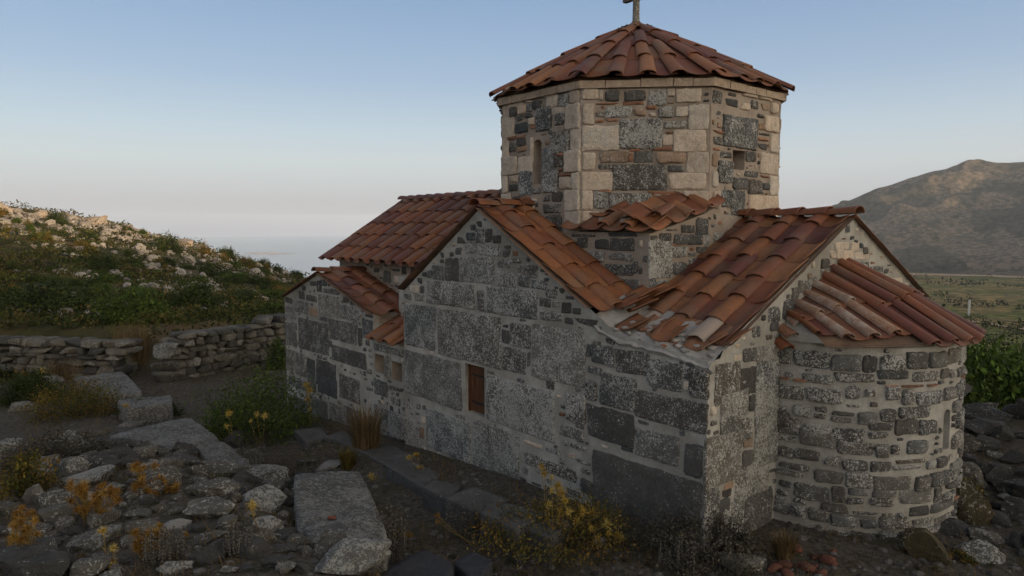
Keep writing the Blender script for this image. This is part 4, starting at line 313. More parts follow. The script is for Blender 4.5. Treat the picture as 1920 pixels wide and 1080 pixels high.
# ---------------- masonry ----------------
KC={'D':(.074,.072,.068),'d':(.092,.089,.083),'l':(.112,.108,.099),'b':(.48,.405,.325),'o':(.24,.17,.12),'r':(.25,.13,.08)}
def plane_frame(o,u,n):
    o=V(o);u=V(u);n=V(n)
    return lambda a,b,h: o+u*a+V((0,0,b))+n*h
def stone(mb,fr,u0,v0,u1,v1,kind,lich,h=.014,top=None,mi=1):
    if u0>u1: u0,u1=u1,u0
    if v0>v1: v0,v1=v1,v0
    w=u1-u0;t=v1-v0
    if w<.02 or t<.015: return
    cu=(u0+u1)/2; cv=(v0+v1)/2; big=min(w,t)
    seed=random.uniform(0,100)
    h*=random.uniform(.55,1.7)
    if big>.2: w+=.032;t+=.030;big+=.03
    elif big>.08: w+=.010;t+=.010
    jit=.03 if kind=='b' or big>.3 else (.075 if big>.1 else .15)
    cw=[(sx*w/2*(1+random.uniform(-jit*1.6,jit*.7)),sy*t/2*(1+random.uniform(-jit*2.,jit*.8))) for sx,sy in ((1,1),(-1,1),(-1,-1),(1,-1))]
    if big<.12 and random.random()<.35: # a chipped corner makes it a wedge
        q=random.randrange(4); cw[q]=(cw[q][0]*random.uniform(.45,.8),cw[q][1]*random.uniform(.5,.85))
    rc=min(.30*big,random.uniform(.018,.05) if kind!='b' else random.uniform(.02,.045))
    es=3 if big<.12 else (5 if big<.3 else 9)
    am=min(.012,.06*big)*(1.3 if kind in 'Ddl' else 1.2)
    out=[]
    for i in range(4):
        P0,P1,P2=cw[i-1],cw[i],cw[(i+1)%4]
        d0=math.hypot(P0[0]-P1[0],P0[1]-P1[1]);d2=math.hypot(P2[0]-P1[0],P2[1]-P1[1])
        r0=min(rc*random.uniform(.6,1.5),d0*.42); r2=min(rc*random.uniform(.6,1.5),d2*.42)
        A=(P1[0]+(P0[0]-P1[0])*r0/d0,P1[1]+(P0[1]-P1[1])*r0/d0); B=(P1[0]+(P2[0]-P1[0])*r2/d2,P1[1]+(P2[1]-P1[1])*r2/d2)
        for k in range(4):
            q=k/3.; out.append(((1-q)**2*A[0]+2*q*(1-q)*P1[0]+q*q*B[0],(1-q)**2*A[1]+2*q*(1-q)*P1[1]+q*q*B[1]))
        # straight part towards the next corner
        rn=min(rc,d2*.42); E_=(P2[0]+(P1[0]-P2[0])*rn/d2,P2[1]+(P1[1]-P2[1])*rn/d2)
        for k in range(1,es): out.append((B[0]+(E_[0]-B[0])*k/es,B[1]+(E_[1]-B[1])*k/es))
    nseg=len(out); o2=[]
    for x,y in out:
        L=math.hypot(x,y)+1e-6; k=am*(1.2*nz(x+seed,y,seed,9)+1.0*nz(x+seed,y,seed,24)+.6*nz(x,y+seed,seed,60)); o2.append((x+x/L*k,y+y/L*k))
    out=o2
    rings=[(1.0,-.012),(1.0,h*.35),(1-min(.25,.012/big),h*.85),(1-min(.4,.03/big),h)]
    if big>.2: rings+=[(.66,h*1.02),(.33,h*1.02)]
    vs=[];tilt=random.uniform(-.006,.006)
    for s_,hh in rings:
        for (x,y) in out:
            xx=x*s_;yy=y*s_; z=hh
            if hh>h*.6: z+= .007*nz(cu+xx,cv+yy,seed,6)+.004*nz(cu+xx,cv+yy,seed,20)+tilt*yy/t
            vs.append(fr(cu+xx,cv+yy,z))
    fs=grid_faces(nseg,len(rings),True)
    vs.append(fr(cu,cv,h*1.02)); c0=(len(rings)-1)*nseg; ce=len(vs)-1
    for i in range(nseg): fs.append((c0+i,c0+(i+1)%nseg,ce))
    kk=kind if not (kind=='r' and min(w,t)>.075) else 'o'; k=KC[kk]; g=random.uniform(.75,1.3) if kind!='b' else random.uniform(.78,1.12); q=random.gauss(.01,.02 if kind=='b' else .05)
    col=(k[0]*g*(1+q),k[1]*g,k[2]*g*(1-q),min(1.,max(0,lich/9.+random.uniform(-.12,.14))))
    mb.add(vs,fs,mi,col)
def wall_sheet(mb,fr,u0,u1,v0,topf,holes=(),step_=.07,amp=.010,mi=0,extra=()):
    us=set([u0,u1]+list(extra)); vs_=set()
    vmax=max(topf(u0+(u1-u0)*i/60) for i in range(61))
    for h in holes: us|={h[0],h[2]}; vs_|={h[1],h[3]}
    def fill(s,a,b):
        s=sorted(x for x in s|{a,b} if a-1e-6<=x<=b+1e-6); o=[]
        for p,q in zip(s,s[1:]):
            n=max(1,int(math.ceil((q-p)/step_)))
            o+=[p+(q-p)*i/n for i in range(n)]
        return o+[b]
    U=fill(us,u0,u1); W=fill(vs_,v0,vmax)
    idx={};verts=[];faces=[]
    def vid(i,j):
        if (i,j) not in idx:
            u=U[i]; v=min(W[j],topf(u)); n=amp*(nz(u,v,u0+v0,5)+.6*nz(u,v,2,17))
            for h in holes:
                if h[0]-.02<u<h[2]+.02 and h[1]-.02<v<h[3]+.02: n=0
            idx[(i,j)]=len(verts); verts.append(fr(u,v,n))
        return idx[(i,j)]
    for i in range(len(U)-1):
        um=(U[i]+U[i+1])/2; tm=max(topf(U[i]),topf(U[i+1]))
        for j in range(len(W)-1):
            if W[j]>=tm-1e-6: continue
            vm=(W[j]+W[j+1])/2
            if any(h[0]<um<h[2] and h[1]<vm<h[3] for h in holes): continue
            faces.append((vid(i,j),vid(i+1,j),vid(i+1,j+1),vid(i,j+1)))
    mb.add(verts,faces,mi,(.5,.5,.5,0))
def niche(mb,fr,h,depth,mi=0,arch=False,back=None):
    u0,v0,u1,v1=h; r=(u1-u0)/2; cu=(u0+u1)/2
    if arch: prof=[(u0,v0),(u1,v0)]+[(cu+r*math.cos(t),v1-r+r*math.sin(t)) for t in [math.pi*i/10 for i in range(11)]]
    else: prof=[(u0,v0),(u1,v0),(u1,v1),(u0,v1)]
    k=len(prof)
    vs=[fr(a,b,.003) for a,b in prof]+[fr(a,b,-depth) for a,b in prof]
    mb.add(vs,[(i,(i+1)%k,(i+1)%k+k,i+k) for i in range(k)],mi)
    mb.add([fr(a,b,-depth) for a,b in prof],[tuple(range(k))],mi if back is None else back)
    if arch: # spandrel filling between the arch and the square hole
        for sgn,cx in ((1,u1),(-1,u0)):
            a=[(cu+sgn*r*math.cos(t),v1-r+r*math.sin(t)) for t in [math.pi/2*i/6 for i in range(7)]]
            mb.add([fr(x,y,.0) for x,y in a]+[fr(cx,v1,0)],[(i,i+1,7) for i in range(6)],mi)
def filler(mb,fr,u0,u1,v0,topf,taken,n,kinds,lich,size=(.04,.13),h=.012,holes=()):
    taken=[(min(a,c)-.012,min(b,d)-.012,max(a,c)+.012,max(b,d)+.012) for a,b,c,d in taken]
    taken+=[(a-.03,b-.03,c+.03,d+.03) for a,b,c,d in holes]
    for _ in range(n):
        w=random.uniform(*size)*random.uniform(.9,1.9); t=random.uniform(*size)*.9
        u=random.uniform(u0,u1-w) if u1-w>u0 else u0; v=random.uniform(v0,max(v0+.01,min(topf(u),topf(u+w))-t-.03))
        if min(topf(u),topf(u+w))<v+t+.02: continue
        if any(u<c and u+w>a and v<d and v+t>b for a,b,c,d in taken): continue
        taken.append((u-.012,v-.012,u+w+.012,v+t+.012))
        k=random.choice(kinds)
        if k=='r': t*=.45
        stone(mb,fr,u,v,u+w,v+t,k,lich if k in 'Ddl' else 1,h)
def rows(mb,fr,u0,u1,v0,topf,kinds,lich,rh=(.11,.19),rw=(.14,.42),gap=.025,h=.02,brick=0.,holes=(),wave=.02):
    laid=[]
    v=v0
    vmax=max(topf(u0+(u1-u0)*i/40) for i in range(41))
    while v<vmax:
        r=random.uniform(*rh); u=u0+random.uniform(0,.1); sd=random.uniform(0,50)
        while u<u1-.05:
            w=min(random.uniform(*rw),u1-u)
            dv=wave*nz(u,sd,0,1.2); t=r*random.uniform(.82,1.)
            b=v+dv+(r-t)*random.random()
            ok=b+t<min(topf(u),topf(u+w))-.01 and not any(u<c+.01 and u+w>a-.01 and b<d+.01 and b+t>e-.01 for a,e,c,d in holes)
            if ok:
                laid.append((u,b,u+w,b+t)); q=random.random()
                if q<.16:  # two thin stones instead of one
                    stone(mb,fr,u,b,u+w*.9,b+t*.45,random.choice(kinds),lich,h); stone(mb,fr,u+w*.1,b+t*.55,u+w,b+t,random.choice(kinds+'r' if brick else kinds),lich*.6,h)
                elif q<.26: stone(mb,fr,u+w*.1,b+t*.2,u+w*.6,b+t*.8,random.choice(kinds),lich,h)
                else: stone(mb,fr,u,b,u+w,b+t,random.choice(kinds),lich*random.uniform(.5,1.2),h)
            u+=w+gap*random.uniform(.6,1.6)
        v+=r+gap
        if random.random()<brick:
            u=u0
            while u<u1-.15:
                w=random.uniform(.1,.3)
                if v+.03<min(topf(u),topf(u+w)) and random.random()<.7 and not any(u<c and u+w>a and v<d and v+.03>e for a,e,c,d in holes): stone(mb,fr,u,v,u+w,v+random.uniform(.018,.03),'r',1,h)
                u+=w+.03
            v+=.045
    return laid
def rects(key): return [[a/100,b/100,c/100,d/100,k,l] for a,b,c,d,k,l in ST[key]]
# ---------------- roof tiles ----------------
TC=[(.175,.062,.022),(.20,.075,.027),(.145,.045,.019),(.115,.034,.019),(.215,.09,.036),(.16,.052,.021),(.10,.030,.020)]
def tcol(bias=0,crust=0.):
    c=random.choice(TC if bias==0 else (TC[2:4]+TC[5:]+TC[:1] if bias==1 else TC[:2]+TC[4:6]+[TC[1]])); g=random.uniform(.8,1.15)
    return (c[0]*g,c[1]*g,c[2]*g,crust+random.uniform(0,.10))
def cover(mb,P,D,U,Nn,L,w0,w1,r0,col,lift=.03,n=9,th=.015,bend=0.):
    """barrel tile; P = lower end centre on the roof plane, D up the slope"""
    P=V(P);vs=[];R=[0,.03,.5,1.]
    yaw=random.gauss(0,.02); D=(D+U*yaw).normalized()
    sd=random.uniform(0,99)
    for sh in (0,1):
        for t in R:
            w=w0+(w1-w0)*t; r=r0*(1-.18*t)
            for i in range(n):
                a=math.pi*i/(n-1); c=math.cos(a)*(w/2-th*sh); s=math.sin(a)*(r-th*sh)-.006
                k=.004*nz(c*9+sd,t*3,sd)
                vs.append(P+D*(L*t+ (.012*nz(c*12,sd) if t<.1 else 0))+U*c+Nn*(s+k+lift*(1-t)))
    m=len(R)*n; fs=[]
    for j in range(len(R)-1):
        for i in range(n-1):
            a=j*n+i; fs.append((a,a+n,a+n+1,a+1)); b=a+m; fs.append((b,b+1,b+n+1,b+n))
    for i in range(n-1): fs.append((i,i+1,i+1+m,i+m))
    mb.add(vs,fs,0,col)
def pan(mb,P,D,U,Nn,L,w,col,lift=.012,dp=.045,n=8,th=.014):
    P=V(P);vs=[];R=[0,.5,1.];sd=random.uniform(0,99)
    yaw=random.gauss(0,.012); D=(D+U*yaw).normalized()
    for sh in (0,1):
        for t in R:
            ww=w*(.88+.12*t)
            for i in range(n):
                q=-1+2*i/(n-1); vs.append(P+D*(L*t+(.014*nz(q*2,sd) if t<.1 else 0))+U*(q*ww/2)+Nn*(dp*q*q-sh*th+lift*(1-t)+.004*nz(q,t*3,sd)))
    m=len(R)*n; fs=[]
    for j in range(len(R)-1):
        for i in range(n-1):
            a=j*n+i; fs.append((a,a+1,a+n+1,a+n)); b=a+m; fs.append((b,b+n,b+n+1,b+1))
    for i in range(n-1): fs.append((i,i+m,i+1+m,i+1))
    for j in range(len(R)-1):
        for e in (0,n-1): a=j*n+e; fs.append((a,a+n,a+n+m,a+m))
    mb.add(vs,fs,0,col)
def roof_slope(mb,O,U,D,W,L,sp=.45,ex=.46,bias=0,clip=None,first='pan',crust=None,bed=1,over=0.,raggy=0.):
    """O = ridge corner, U along the ridge, D down the slope (unit)"""
    O=V(O);U=V(U).normalized();D=V(D).normalized();Nn=U.cross(D)
    if Nn.z<0: Nn=-Nn
    # mortar bed
    nu=max(2,int(W/.12)); nv=max(2,int(L/.12)); vs=[];ok=set()
    for j in range(nv+1):
        for i in range(nu+1):
            u=W*i/nu; v=(L-.1)*j/nv
            vs.append(O+U*u+D*v+Nn*(.018+.012*nz(u,v,O.x,6)))
            if clip is None or clip(u,v): ok.add(j*(nu+1)+i)
    fs=[f for f in grid_faces(nu+1,nv+1) if all(i in ok for i in f)]
    mb.add(vs,fs,bed)
    nc=int(round(W/sp)); sp=W/nc
    nr=int(math.ceil((L+over)/ex)); 
    for j in range(nr):
        v=L+over-j*ex
        for i in range(nc+ (0 if first=='pan' else 0)):
            u=(i+.5)*sp; ln=min(ex+.08,v)
            if ln<.12: continue
            if clip and not clip(u,v-.1): continue
            jx=random.gauss(0,.008); cr=crust(u,v) if crust else 0.
            pan(mb,O+U*(u+jx)+D*(v+ (random.uniform(-.02,.02) if j else random.uniform(-raggy,.02)))+Nn*.03,-D,U,Nn,ln,sp*.80,tcol(bias,cr))
        for i in range(1,nc):
            u=i*sp; ln=min(ex+.07,v)
            if ln<.12: continue
            if clip and not clip(u,v-.1): continue
            cr=crust(u,v) if crust else 0.
            cover(mb,O+U*(u+random.gauss(0,.012))+D*(v+random.uniform(-.02,.03)+(random.uniform(-raggy,0) if j==0 else 0))+Nn*.055,-D,U,Nn,ln,sp*.60,sp*.52,.078,tcol(bias,cr),.022)
def ridge(mb,A,B,w=.27,r=.10,bias=0,ex=.42):
    A=V(A);B=V(B);d=(B-A);L=d.length;d.normalize();n=int(math.ceil(L/ex)); U=d.cross(V((0,0,1))).normalized()
    for i in range(n):
        cover(mb,A+d*(i*L/n)+V((0,0,.03)),d,U,V((0,0,1)),L/n+.06,w,w*.85,r,tcol(bias),.02)
# ======================= THE CHURCH =======================
church=bpy.data.objects.new('stone_church',None); COL.objects.link(church)
tag(church,'small cross shaped Byzantine stone church with red clay tile roofs and an eight sided drum','church')
Y0=6.32; YN=6.42; X0=-4.45; DX,DY,AP=-8.3,9.5,2.2
fS=plane_frame((0,Y0,0),(1,0,0),(0,-1,0)); fN=plane_frame((0,YN,0),(1,0,0),(0,-1,0)); fE=plane_frame((X0,0,0),(0,1,0),(1,0,0))
def tab(*p): return lambda u: lerp_tab(p,u)
# --- transept gable wall with corner bay
WIN=(-8.89,.67,-8.40,1.43)
mb=MB(); topS=tab((-10.74,2.42),(-8.52,3.80),(-6.22,2.52),(-6.0,2.40),(-5.8,2.26),(-4.45,2.10))
wall_sheet(mb,fS,-10.74,X0,-1.2,topS,[WIN],extra=(-8.55,-6.22,-6.2))
taken=[]
for r in rects('tr')+rects('bay'):
    u0,v0,u1,v1,k,l=r; u1=min(u1,X0+.004)
    t=min(topS(u0+.02),topS(u1-.02),topS((u0+u1)/2))-.02; v0=min(v0,t)
    stone(mb,fS,u0,v0,u1,v1,k,l,.013 if u1<-6.3 else .022); taken.append((u0,min(v0,v1),u1,max(v0,v1)))
filler(mb,fS,-10.74,X0,-.9,topS,taken,1500,'DDDdlb',5,(.045,.12),.012,[WIN])
niche(mb,fS,WIN,.16)
gw=mb.build('gable_wall',[MORT_G,STONE],church)
# shutter in the window
mb=MB(); n=4; w=(WIN[2]-WIN[0]-.04)/n
for i in range(n):
    x=WIN[0]+.02+i*w; box(mb,(x+.004,Y0+.075,WIN[1]+.02),(x+w-.004,Y0+.105+.004*(i%2),WIN[3]-.015))
sh=mb.build('wooden_shutter',WOOD,church,False)
for z in (WIN[3]-.17,WIN[1]+.16):
    mb=MB(); box(mb,(WIN[0]+.12,Y0+.062,z-.014),(WIN[2]-.02,Y0+.074,z+.014)); box(mb,(WIN[2]-.09,Y0+.060,z-.05),(WIN[2]-.015,Y0+.0745,z+.03))
    tube(mb,[(WIN[0]+.12,Y0+.066,z),(WIN[0]+.08,Y0+.066,z+.02)],.008); mb.build('hinge',IRON,sh,False)
for a,b in (((WIN[0]+.002,WIN[1]+.002),(WIN[0]+.018,WIN[3]-.002)),((WIN[2]-.018,WIN[1]+.002),(WIN[2]-.002,WIN[3]-.002))): mb=MB(); box(mb,(a[0],Y0+.05,a[1]),(b[0],Y0+.14,b[1])); mb.build('window_jamb',WOOD,church,False)
# --- east wall with gable
topE=tab((Y0,2.10),(6.55,2.11),(6.6,2.22),(9.4,3.66),(11.9,2.45),(12.3,2.2))
mb=MB(); wall_sheet(mb,fE,Y0,12.3,-1.2,topE,extra=(6.6,9.4))
taken=[]
for r in rects('east')+rects('eg'):
    u0,v0,u1,v1,k,l=r; u0,u1=min(u0,u1),max(u0,u1); u0=max(u0,Y0-.004)
    if u1>7.75 and v1<2.0: u1=7.75
    t=min(topE(u0+.02),topE(u1-.02))-.02; v0=min(v0,t); v1=min(v1,t)
    stone(mb,fE,u0,v0,u1,v1,k,l,.013); taken.append((u0,min(v0,v1),u1,max(v0,v1)))
filler(mb,fE,Y0,7.75,-.6,topE,taken,600,'DDdlb',4,(.04,.10))
filler(mb,fE,7.75,12.2,2.1,topE,taken,700,'Dbbr',3,(.03,.1))
rows(mb,fE,10.7,12.28,-.8,tab((10.6,2.1),(12.3,2.1)),'Ddlb',5)
ew=mb.build('east_wall',[MORT_G,STONE],church)
# --- apse
AX,AY,AR=-4.5,9.18,1.43
def fA(u,v,h):
    a=u/AR; r=AR+h+.02*(1-v/2.1); return V((AX+r*math.cos(a),AY+r*math.sin(a),v))
mb=MB(); L=AR*math.pi/2; AW=(-.16*AR,.95,-.16*AR+.14,1.42)
wall_sheet(mb,fA,-L,L,-1.,lambda u:2.22,[AW],.06,.008)
ld=rows(mb,fA,-L,L,-.45,lambda u:2.2,'DddddllddD',6.0,(.09,.21),(.12,.46),.022,.032,.06,[AW],.11)
filler(mb,fA,-L,L,-.4,lambda u:2.19,ld,1600,'DdddlDdo',4,(.035,.09),.022,[AW])
niche(mb,fA,AW,.2,arch=True)
mb.add([fA(-L+2*L*i/24,2.215,.0) for i in range(25)]+[V((AX,AY,2.26))],[(i,i+1,25) for i in range(24)])
mb.build('apse_wall',[MORT_G,STONE],church)
# --- remaining body walls (north, west sides)
mb=MB()
fW1=plane_frame((-10.74,0,0),(0,1,0),(-1,0,0)); wall_sheet(mb,fW1,Y0,7.5,-1.2,lambda u:2.38); rows(mb,fW1,Y0+.03,7.48,-.8,lambda u:2.33,'Ddl',5)
mb.build('side_wall',[MORT_G,STONE],church); mb=MB()
fNo=plane_frame((0,12.3,0),(-1,0,0),(0,1,0)); wall_sheet(mb,fNo,-X0,10.74,-1.2,tab((4.45,2.2),(6.2,2.3),(6.22,2.45),(8.55,3.7),(10.74,2.4)),extra=(8.55,)); rows(mb,fNo,-X0+.03,10.7,-.8,lambda u:2.15,'Ddlb',5)
mb.build('side_wall',[MORT_G,STONE],church)
# --- west arm
mb=MB(); fWA=plane_frame((0,7.5,0),(1,0,0),(0,-1,0)); wall_sheet(mb,fWA,-15.7,-10.1,-1.,lambda u:3.0)
rr_=rects('wa')
for r in rr_: stone(mb,fWA,*r[:4],r[4],r[5],.015)
filler(mb,fWA,-14.5,-10.3,1.7,lambda u:2.95,[r[:4] for r in rr_],700,'DDdrb',3,(.04,.14),.015)
fWW=plane_frame((-15.7,0,0),(0,-1,0),(-1,0,0)); wall_sheet(mb,fWW,-11.3,-7.5,-1.2,tab((-11.3,2.9),(-9.4,4.1),(-7.5,2.9)),extra=(-9.4,)); rows(mb,fWW,-11.27,-7.53,-.9,tab((-11.3,2.8),(-9.4,4.0),(-7.5,2.8)),'Ddlb',5)
fWN=plane_frame((0,11.3,0),(-1,0,0),(0,1,0)); wall_sheet(mb,fWN,10.1,15.7,-1.2,lambda u:3.0); rows(mb,fWN,10.2,15.7,-.9,lambda u:2.8,'Ddlb',5)
mb.build('west_arm_wall',[MORT_T,STONE],church)
# --- narthex gable
mb=MB(); topN=tab((-16.42,1.90),(-14.45,2.55),(-12.04,1.88)); wall_sheet(mb,fN,-16.42,-12.04,-1.6,topN,extra=(-14.45,))
tk=[]
for r in rects('nar'):
    u0,v0,u1,v1,k,l=r; u0=max(u0,-16.41); u1=min(u1,-12.05); t=min(topN(u0+.02),topN(u1-.02))-.02; v0=min(v0,t)
    if v1<v0: stone(mb,fN,u0,v0,u1,v1,k,l,.013); tk.append((u0,v1,u1,v0))
filler(mb,fN,-16.4,-12.06,-1.2,topN,tk,900,'DDdl',4,(.05,.12))
fr_=plane_frame((-12.04,0,0),(0,1,0),(1,0,0)); wall_sheet(mb,fr_,YN,7.5,1.2,lambda u:1.9); rows(mb,fr_,YN+.03,7.4,1.35,lambda u:1.86,'Dbr',3)
fl_=plane_frame((-16.42,0,0),(0,-1,0),(-1,0,0)); wall_sheet(mb,fl_,-11.3,-YN,-1.6,lambda u:1.88); rows(mb,fl_,-11.2,-YN-.03,-1.2,lambda u:1.84,'Ddl',5)
mb.build('narthex_wall',[MORT_G,STONE],church)
# --- infill wall with two niches
NI=[(-12.0,.80,-11.66,1.15),(-11.36,.76,-11.0,1.10)]
mb=MB(); wall_sheet(mb,fN,-12.04,-10.74,-1.4,lambda u:1.40,NI)
tk=[]
for r in rects('gap'):
    u0,v0,u1,v1,k,l=r; u0=max(u0,-12.03);u1=min(u1,-10.75)
    if any(u0<h[2] and u1>h[0] and v1<h[3] and v0>h[1] for h in NI): continue
    stone(mb,fN,u0,v0,u1,v1,k,l,.013); tk.append((u0,v1,u1,v0))
filler(mb,fN,-12.02,-10.76,-1.,lambda u:1.38,tk,500,'DDdb',4,(.05,.13),.012,NI)
stone(mb,fN,-11.62,.74,-11.40,1.12,'d',5,.02)
for h in NI: niche(mb,fN,h,.38,2)
f2=plane_frame((0,6.98,0),(1,0,0),(0,-1,0)); wall_sheet(mb,f2,-12.04,-10.74,1.3,lambda u:2.6); filler(mb,f2,-12.0,-10.76,1.5,lambda u:2.5,[],60,'Dbr',3)
box(mb,(-12.03,YN+.005,1.38),(-10.745,6.98,1.42))
mb.build('niche_wall',[MORT_G,STONE,MORT_T],church)
# --- square base of the drum
mb=MB(); BX,BY=-6.05,7.25
fmS=plane_frame((0,BY,0),(1,0,0),(0,-1,0)); fmE=plane_frame((BX,0,0),(0,1,0),(1,0,0))
topM=tab((BY,3.44),(8.6,3.76),(8.9,3.72),(11.75,3.5))
wall_sheet(mb,fmS,-10.55,BX,1.5,lambda u:3.46); wall_sheet(mb,fmE,BY,11.75,1.5,topM)
a=rects('mS'); b=rects('mE'); 
for r in a: stone(mb,fmS,r[0],r[1],min(r[2],BX-.004),r[3],r[4],r[5],.018)
for r in b:
    t=min(topM(r[0]),topM(r[2]))-.02; stone(mb,fmE,max(r[0],BY+.004),min(r[1],t),r[2],min(r[3],t),r[4],r[5],.018)
filler(mb,fmS,-8.3,BX,2.3,lambda u:3.42,[r[:4] for r in a],500,'DDDdrb',4,(.04,.14),.016)
filler(mb,fmE,BY,8.9,2.3,topM,[r[:4] for r in b],500,'DDDdrb',4,(.04,.13),.016)
mb.add([(BX,BY,3.44),(BX,8.6,3.74),(-6.9,7.9,3.7),(-7.4,BY,3.46),(-10.5,BY,3.46),(-10.5,11.7,3.5),(BX,11.7,3.5),(BX,8.9,3.7)],[(0,1,2,3),(3,2,5,4),(2,7,6,5),(1,7,2)])
wall_sheet(mb,plane_frame((-10.55,0,0),(0,-1,0),(-1,0,0)),-11.75,-BY,2.5,lambda u:3.46); wall_sheet(mb,plane_frame((0,11.75,0),(-1,0,0),(0,1,0)),6.05,10.55,1.5,lambda u:3.5)
mb.build('drum_base',[MORT_T,STONE],church)
# --- drum
HALF=AP*math.tan(math.pi/8); ZT=5.5
drum=None; mb=MB()
def face_frame(k):
    n=math.radians(45*k); nv=V((math.cos(n),math.sin(n),0)); t=V((-math.sin(n),math.cos(n),0))
    return plane_frame(V((DX,DY,0))+nv*AP,t,nv)
def remap(rs,lo,hi): return [[-HALF+(r[0]-lo)/(hi-lo)*2*HALF,r[1],-HALF+(r[2]-lo)/(hi-lo)*2*HALF,r[3],r[4],r[5]] for r in rs]
for k in range(8):
    fr=face_frame(k); holes=[]; rs=None
    if k==7: rs=remap(rects('dF'),-.83,1.13)
    elif k==6:
        q=rects('dS'); lo=min(r[0] for r in q)-.02; hi=max(r[2] for r in q)+.01; rs=remap(q,lo,hi); g=lambda x:-HALF+(x-lo)/(hi-lo)*2*HALF
        holes=[(g(-8.34),4.20,g(-8.11),4.88)]
    elif k==0:
        q=rects('dE'); lo=min(r[0] for r in q)-.02; hi=max(r[2] for r in q)+.01; rs=remap(q,lo,hi); g=lambda x:-HALF+(x-lo)/(hi-lo)*2*HALF
        holes=[(g(9.38),4.38,g(9.66),4.66)]
    wall_sheet(mb,fr,-HALF,HALF,3.3,lambda u:ZT+.02,holes,.06,.007)
    if rs:
        tk=[]
        for r in rs:
            u0,v0,u1,v1,kk,l=r; u0=max(u0,-HALF-.003); u1=min(u1,HALF+.003)
            if any(u0<h[2]-.02 and u1>h[0]+.02 and v1<h[3]-.02 and v0>h[1]+.02 for h in holes):
                h=holes[0]
                if u1-h[0]<h[2]-u0: u1=h[0]-.005
                else: u0=h[2]+.005
                if u1-u0<.03: continue
            stone(mb,fr,u0,v0,u1,v1,kk,l,.026); tk.append((u0,v1,u1,v0))
        filler(mb,fr,-HALF,HALF,3.35,lambda u:ZT-.02,tk,1500,'DrrDdbo',4,(.035,.10),.016,holes)
    else: rows(mb,fr,-HALF,HALF,3.4,lambda u:ZT-.02,'bbDdlob',4,(.12,.22),(.14,.4),.03,.02,.7)
    for h in holes: niche(mb,fr,h,.16 if k==6 else .3,0,arch=(k==6))
drum=mb.build('octagonal_drum',[MORT_T,STONE],church)
mb=MB()  # cornice of pale slabs
for k in range(8):
    fr=face_frame(k); u=-HALF-.03
    while u<HALF+.02:
        w=min(random.uniform(.25,.5),HALF+.03-u)
        p=random.uniform(.05,.075); a=[fr(u+.004,ZT+.0,-.2),fr(u+w-.004,ZT,-.2),fr(u+w-.004,ZT,p),fr(u+.004,ZT,p)]; hh=random.uniform(.10,.118)
        mb.add(a+[x+V((0,0,hh)) for x in a],[(0,3,2,1),(4,5,6,7),(0,1,5,4),(1,2,6,5),(2,3,7,6),(3,0,4,7)],0,(.36,.28,.21,.3)); u+=w
mb.build('cornice',[STONE],drum,False)
# --- drum roof
mb=MB(); EV=2.33; ZE=5.63; ZA=6.96
def edge(th,ap=EV):
    k=round(th/45.); return ap/math.cos(math.radians(th-45*k))
def rp(th,r,ap=EV):  # r as fraction from the apex
    R=edge(th,ap)*r; a=math.radians(th)
    z=ZA-(ZA-ZE)*r+.05*math.sin(math.pi*r)
    return V((DX+R*math.cos(a),DY+R*math.sin(a),z))
ring=[[rp(22.5+45*k,f) for k in range(8)] for f in (.97,.75,.5,.25,.02)]
mb.add([p-V((0,0,.01)) for q in ring for p in q],grid_faces(8,5,True),1)
mb.add([p-V((0,0,.035)) for p in ring[0]]+[V((DX+ (AP-.05)/math.cos(math.pi/8)*math.cos(math.radians(22.5+45*k)),DY+(AP-.05)/math.cos(math.pi/8)*math.sin(math.radians(22.5+45*k)),5.60)) for k in range(8)],grid_faces(8,2,True),1)
LEN=2.85; rowsN=[(0,4),(1,4),(2,2),(3,1)]
for j,nb in rowsN:
    f0=1-.24*j+.01; f1=max(.04,f0-.28)
    for k in range(8):
        for i in range(nb):
            th=22.5+45*k+45*i/nb+ (random.gauss(0,.6) if i else 0)
            A=rp(th,f0+random.uniform(-.01,.012),EV);B=rp(th,f1,EV); D=(B-A); Ln=D.length; D.normalize()
            U=V((-math.sin(math.radians(th)),math.cos(math.radians(th)),0)); Nn=D.cross(U); 
            if Nn.z<0: Nn=-Nn
            w=(.27 if i==0 else .25)*(1-.05*j)
            cover(mb,A+Nn*(.03 if i else .018)+D*(0 if i else .05),D,U,Nn,Ln,w,w*.8,.07,tcol(0,.10),.022)
        for i in range(nb):
            th=22.5+45*k+45*(i+.5)/nb
            A=rp(th,f0-.005);B=rp(th,max(.06,f1-.02)); D=(B-A); Ln=D.length; D.normalize()
            U=V((-math.sin(math.radians(th)),math.cos(math.radians(th)),0)); Nn=D.cross(U)
            if Nn.z<0: Nn=-Nn
            wid=2*math.tan(math.radians(22.5))*EV*f0/nb*.92
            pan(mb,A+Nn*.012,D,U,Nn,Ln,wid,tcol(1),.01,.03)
# mortar cone at the top
vs=[(DX+.17*math.cos(i*.5236)*(1-.6*j),DY+.17*math.sin(i*.5236)*(1-.6*j),ZA-.05+.12*j) for j in (0,1) for i in range(12)]
mb.add(vs,grid_faces(12,2,True)+[tuple(range(12,24))],1)
mb.build('drum_roof',[TILE,MORT_R],drum)
# --- stone cross
mb=MB(); cz=6.98; tube(mb,[(DX,DY,cz-.06),(DX,DY,cz+.04),(DX,DY,cz+.6)],[.085,.062,.052],0,(.12,.11,.095,.5),8)
def cbox(a,b): box(mb,a,b,0,(.12,.11,.095,.5))
cbox((DX-.05,DY-.05,cz+.40),(DX+.05,DY+.05,cz+.85)); cbox((DX+.052,DY-.045,cz+.42),(DX+.27,DY+.045,cz+.54)); cbox((DX-.27,DY-.045,cz+.42),(DX-.052,DY+.045,cz+.54))
mb.build('cross',[STONE],church,False)
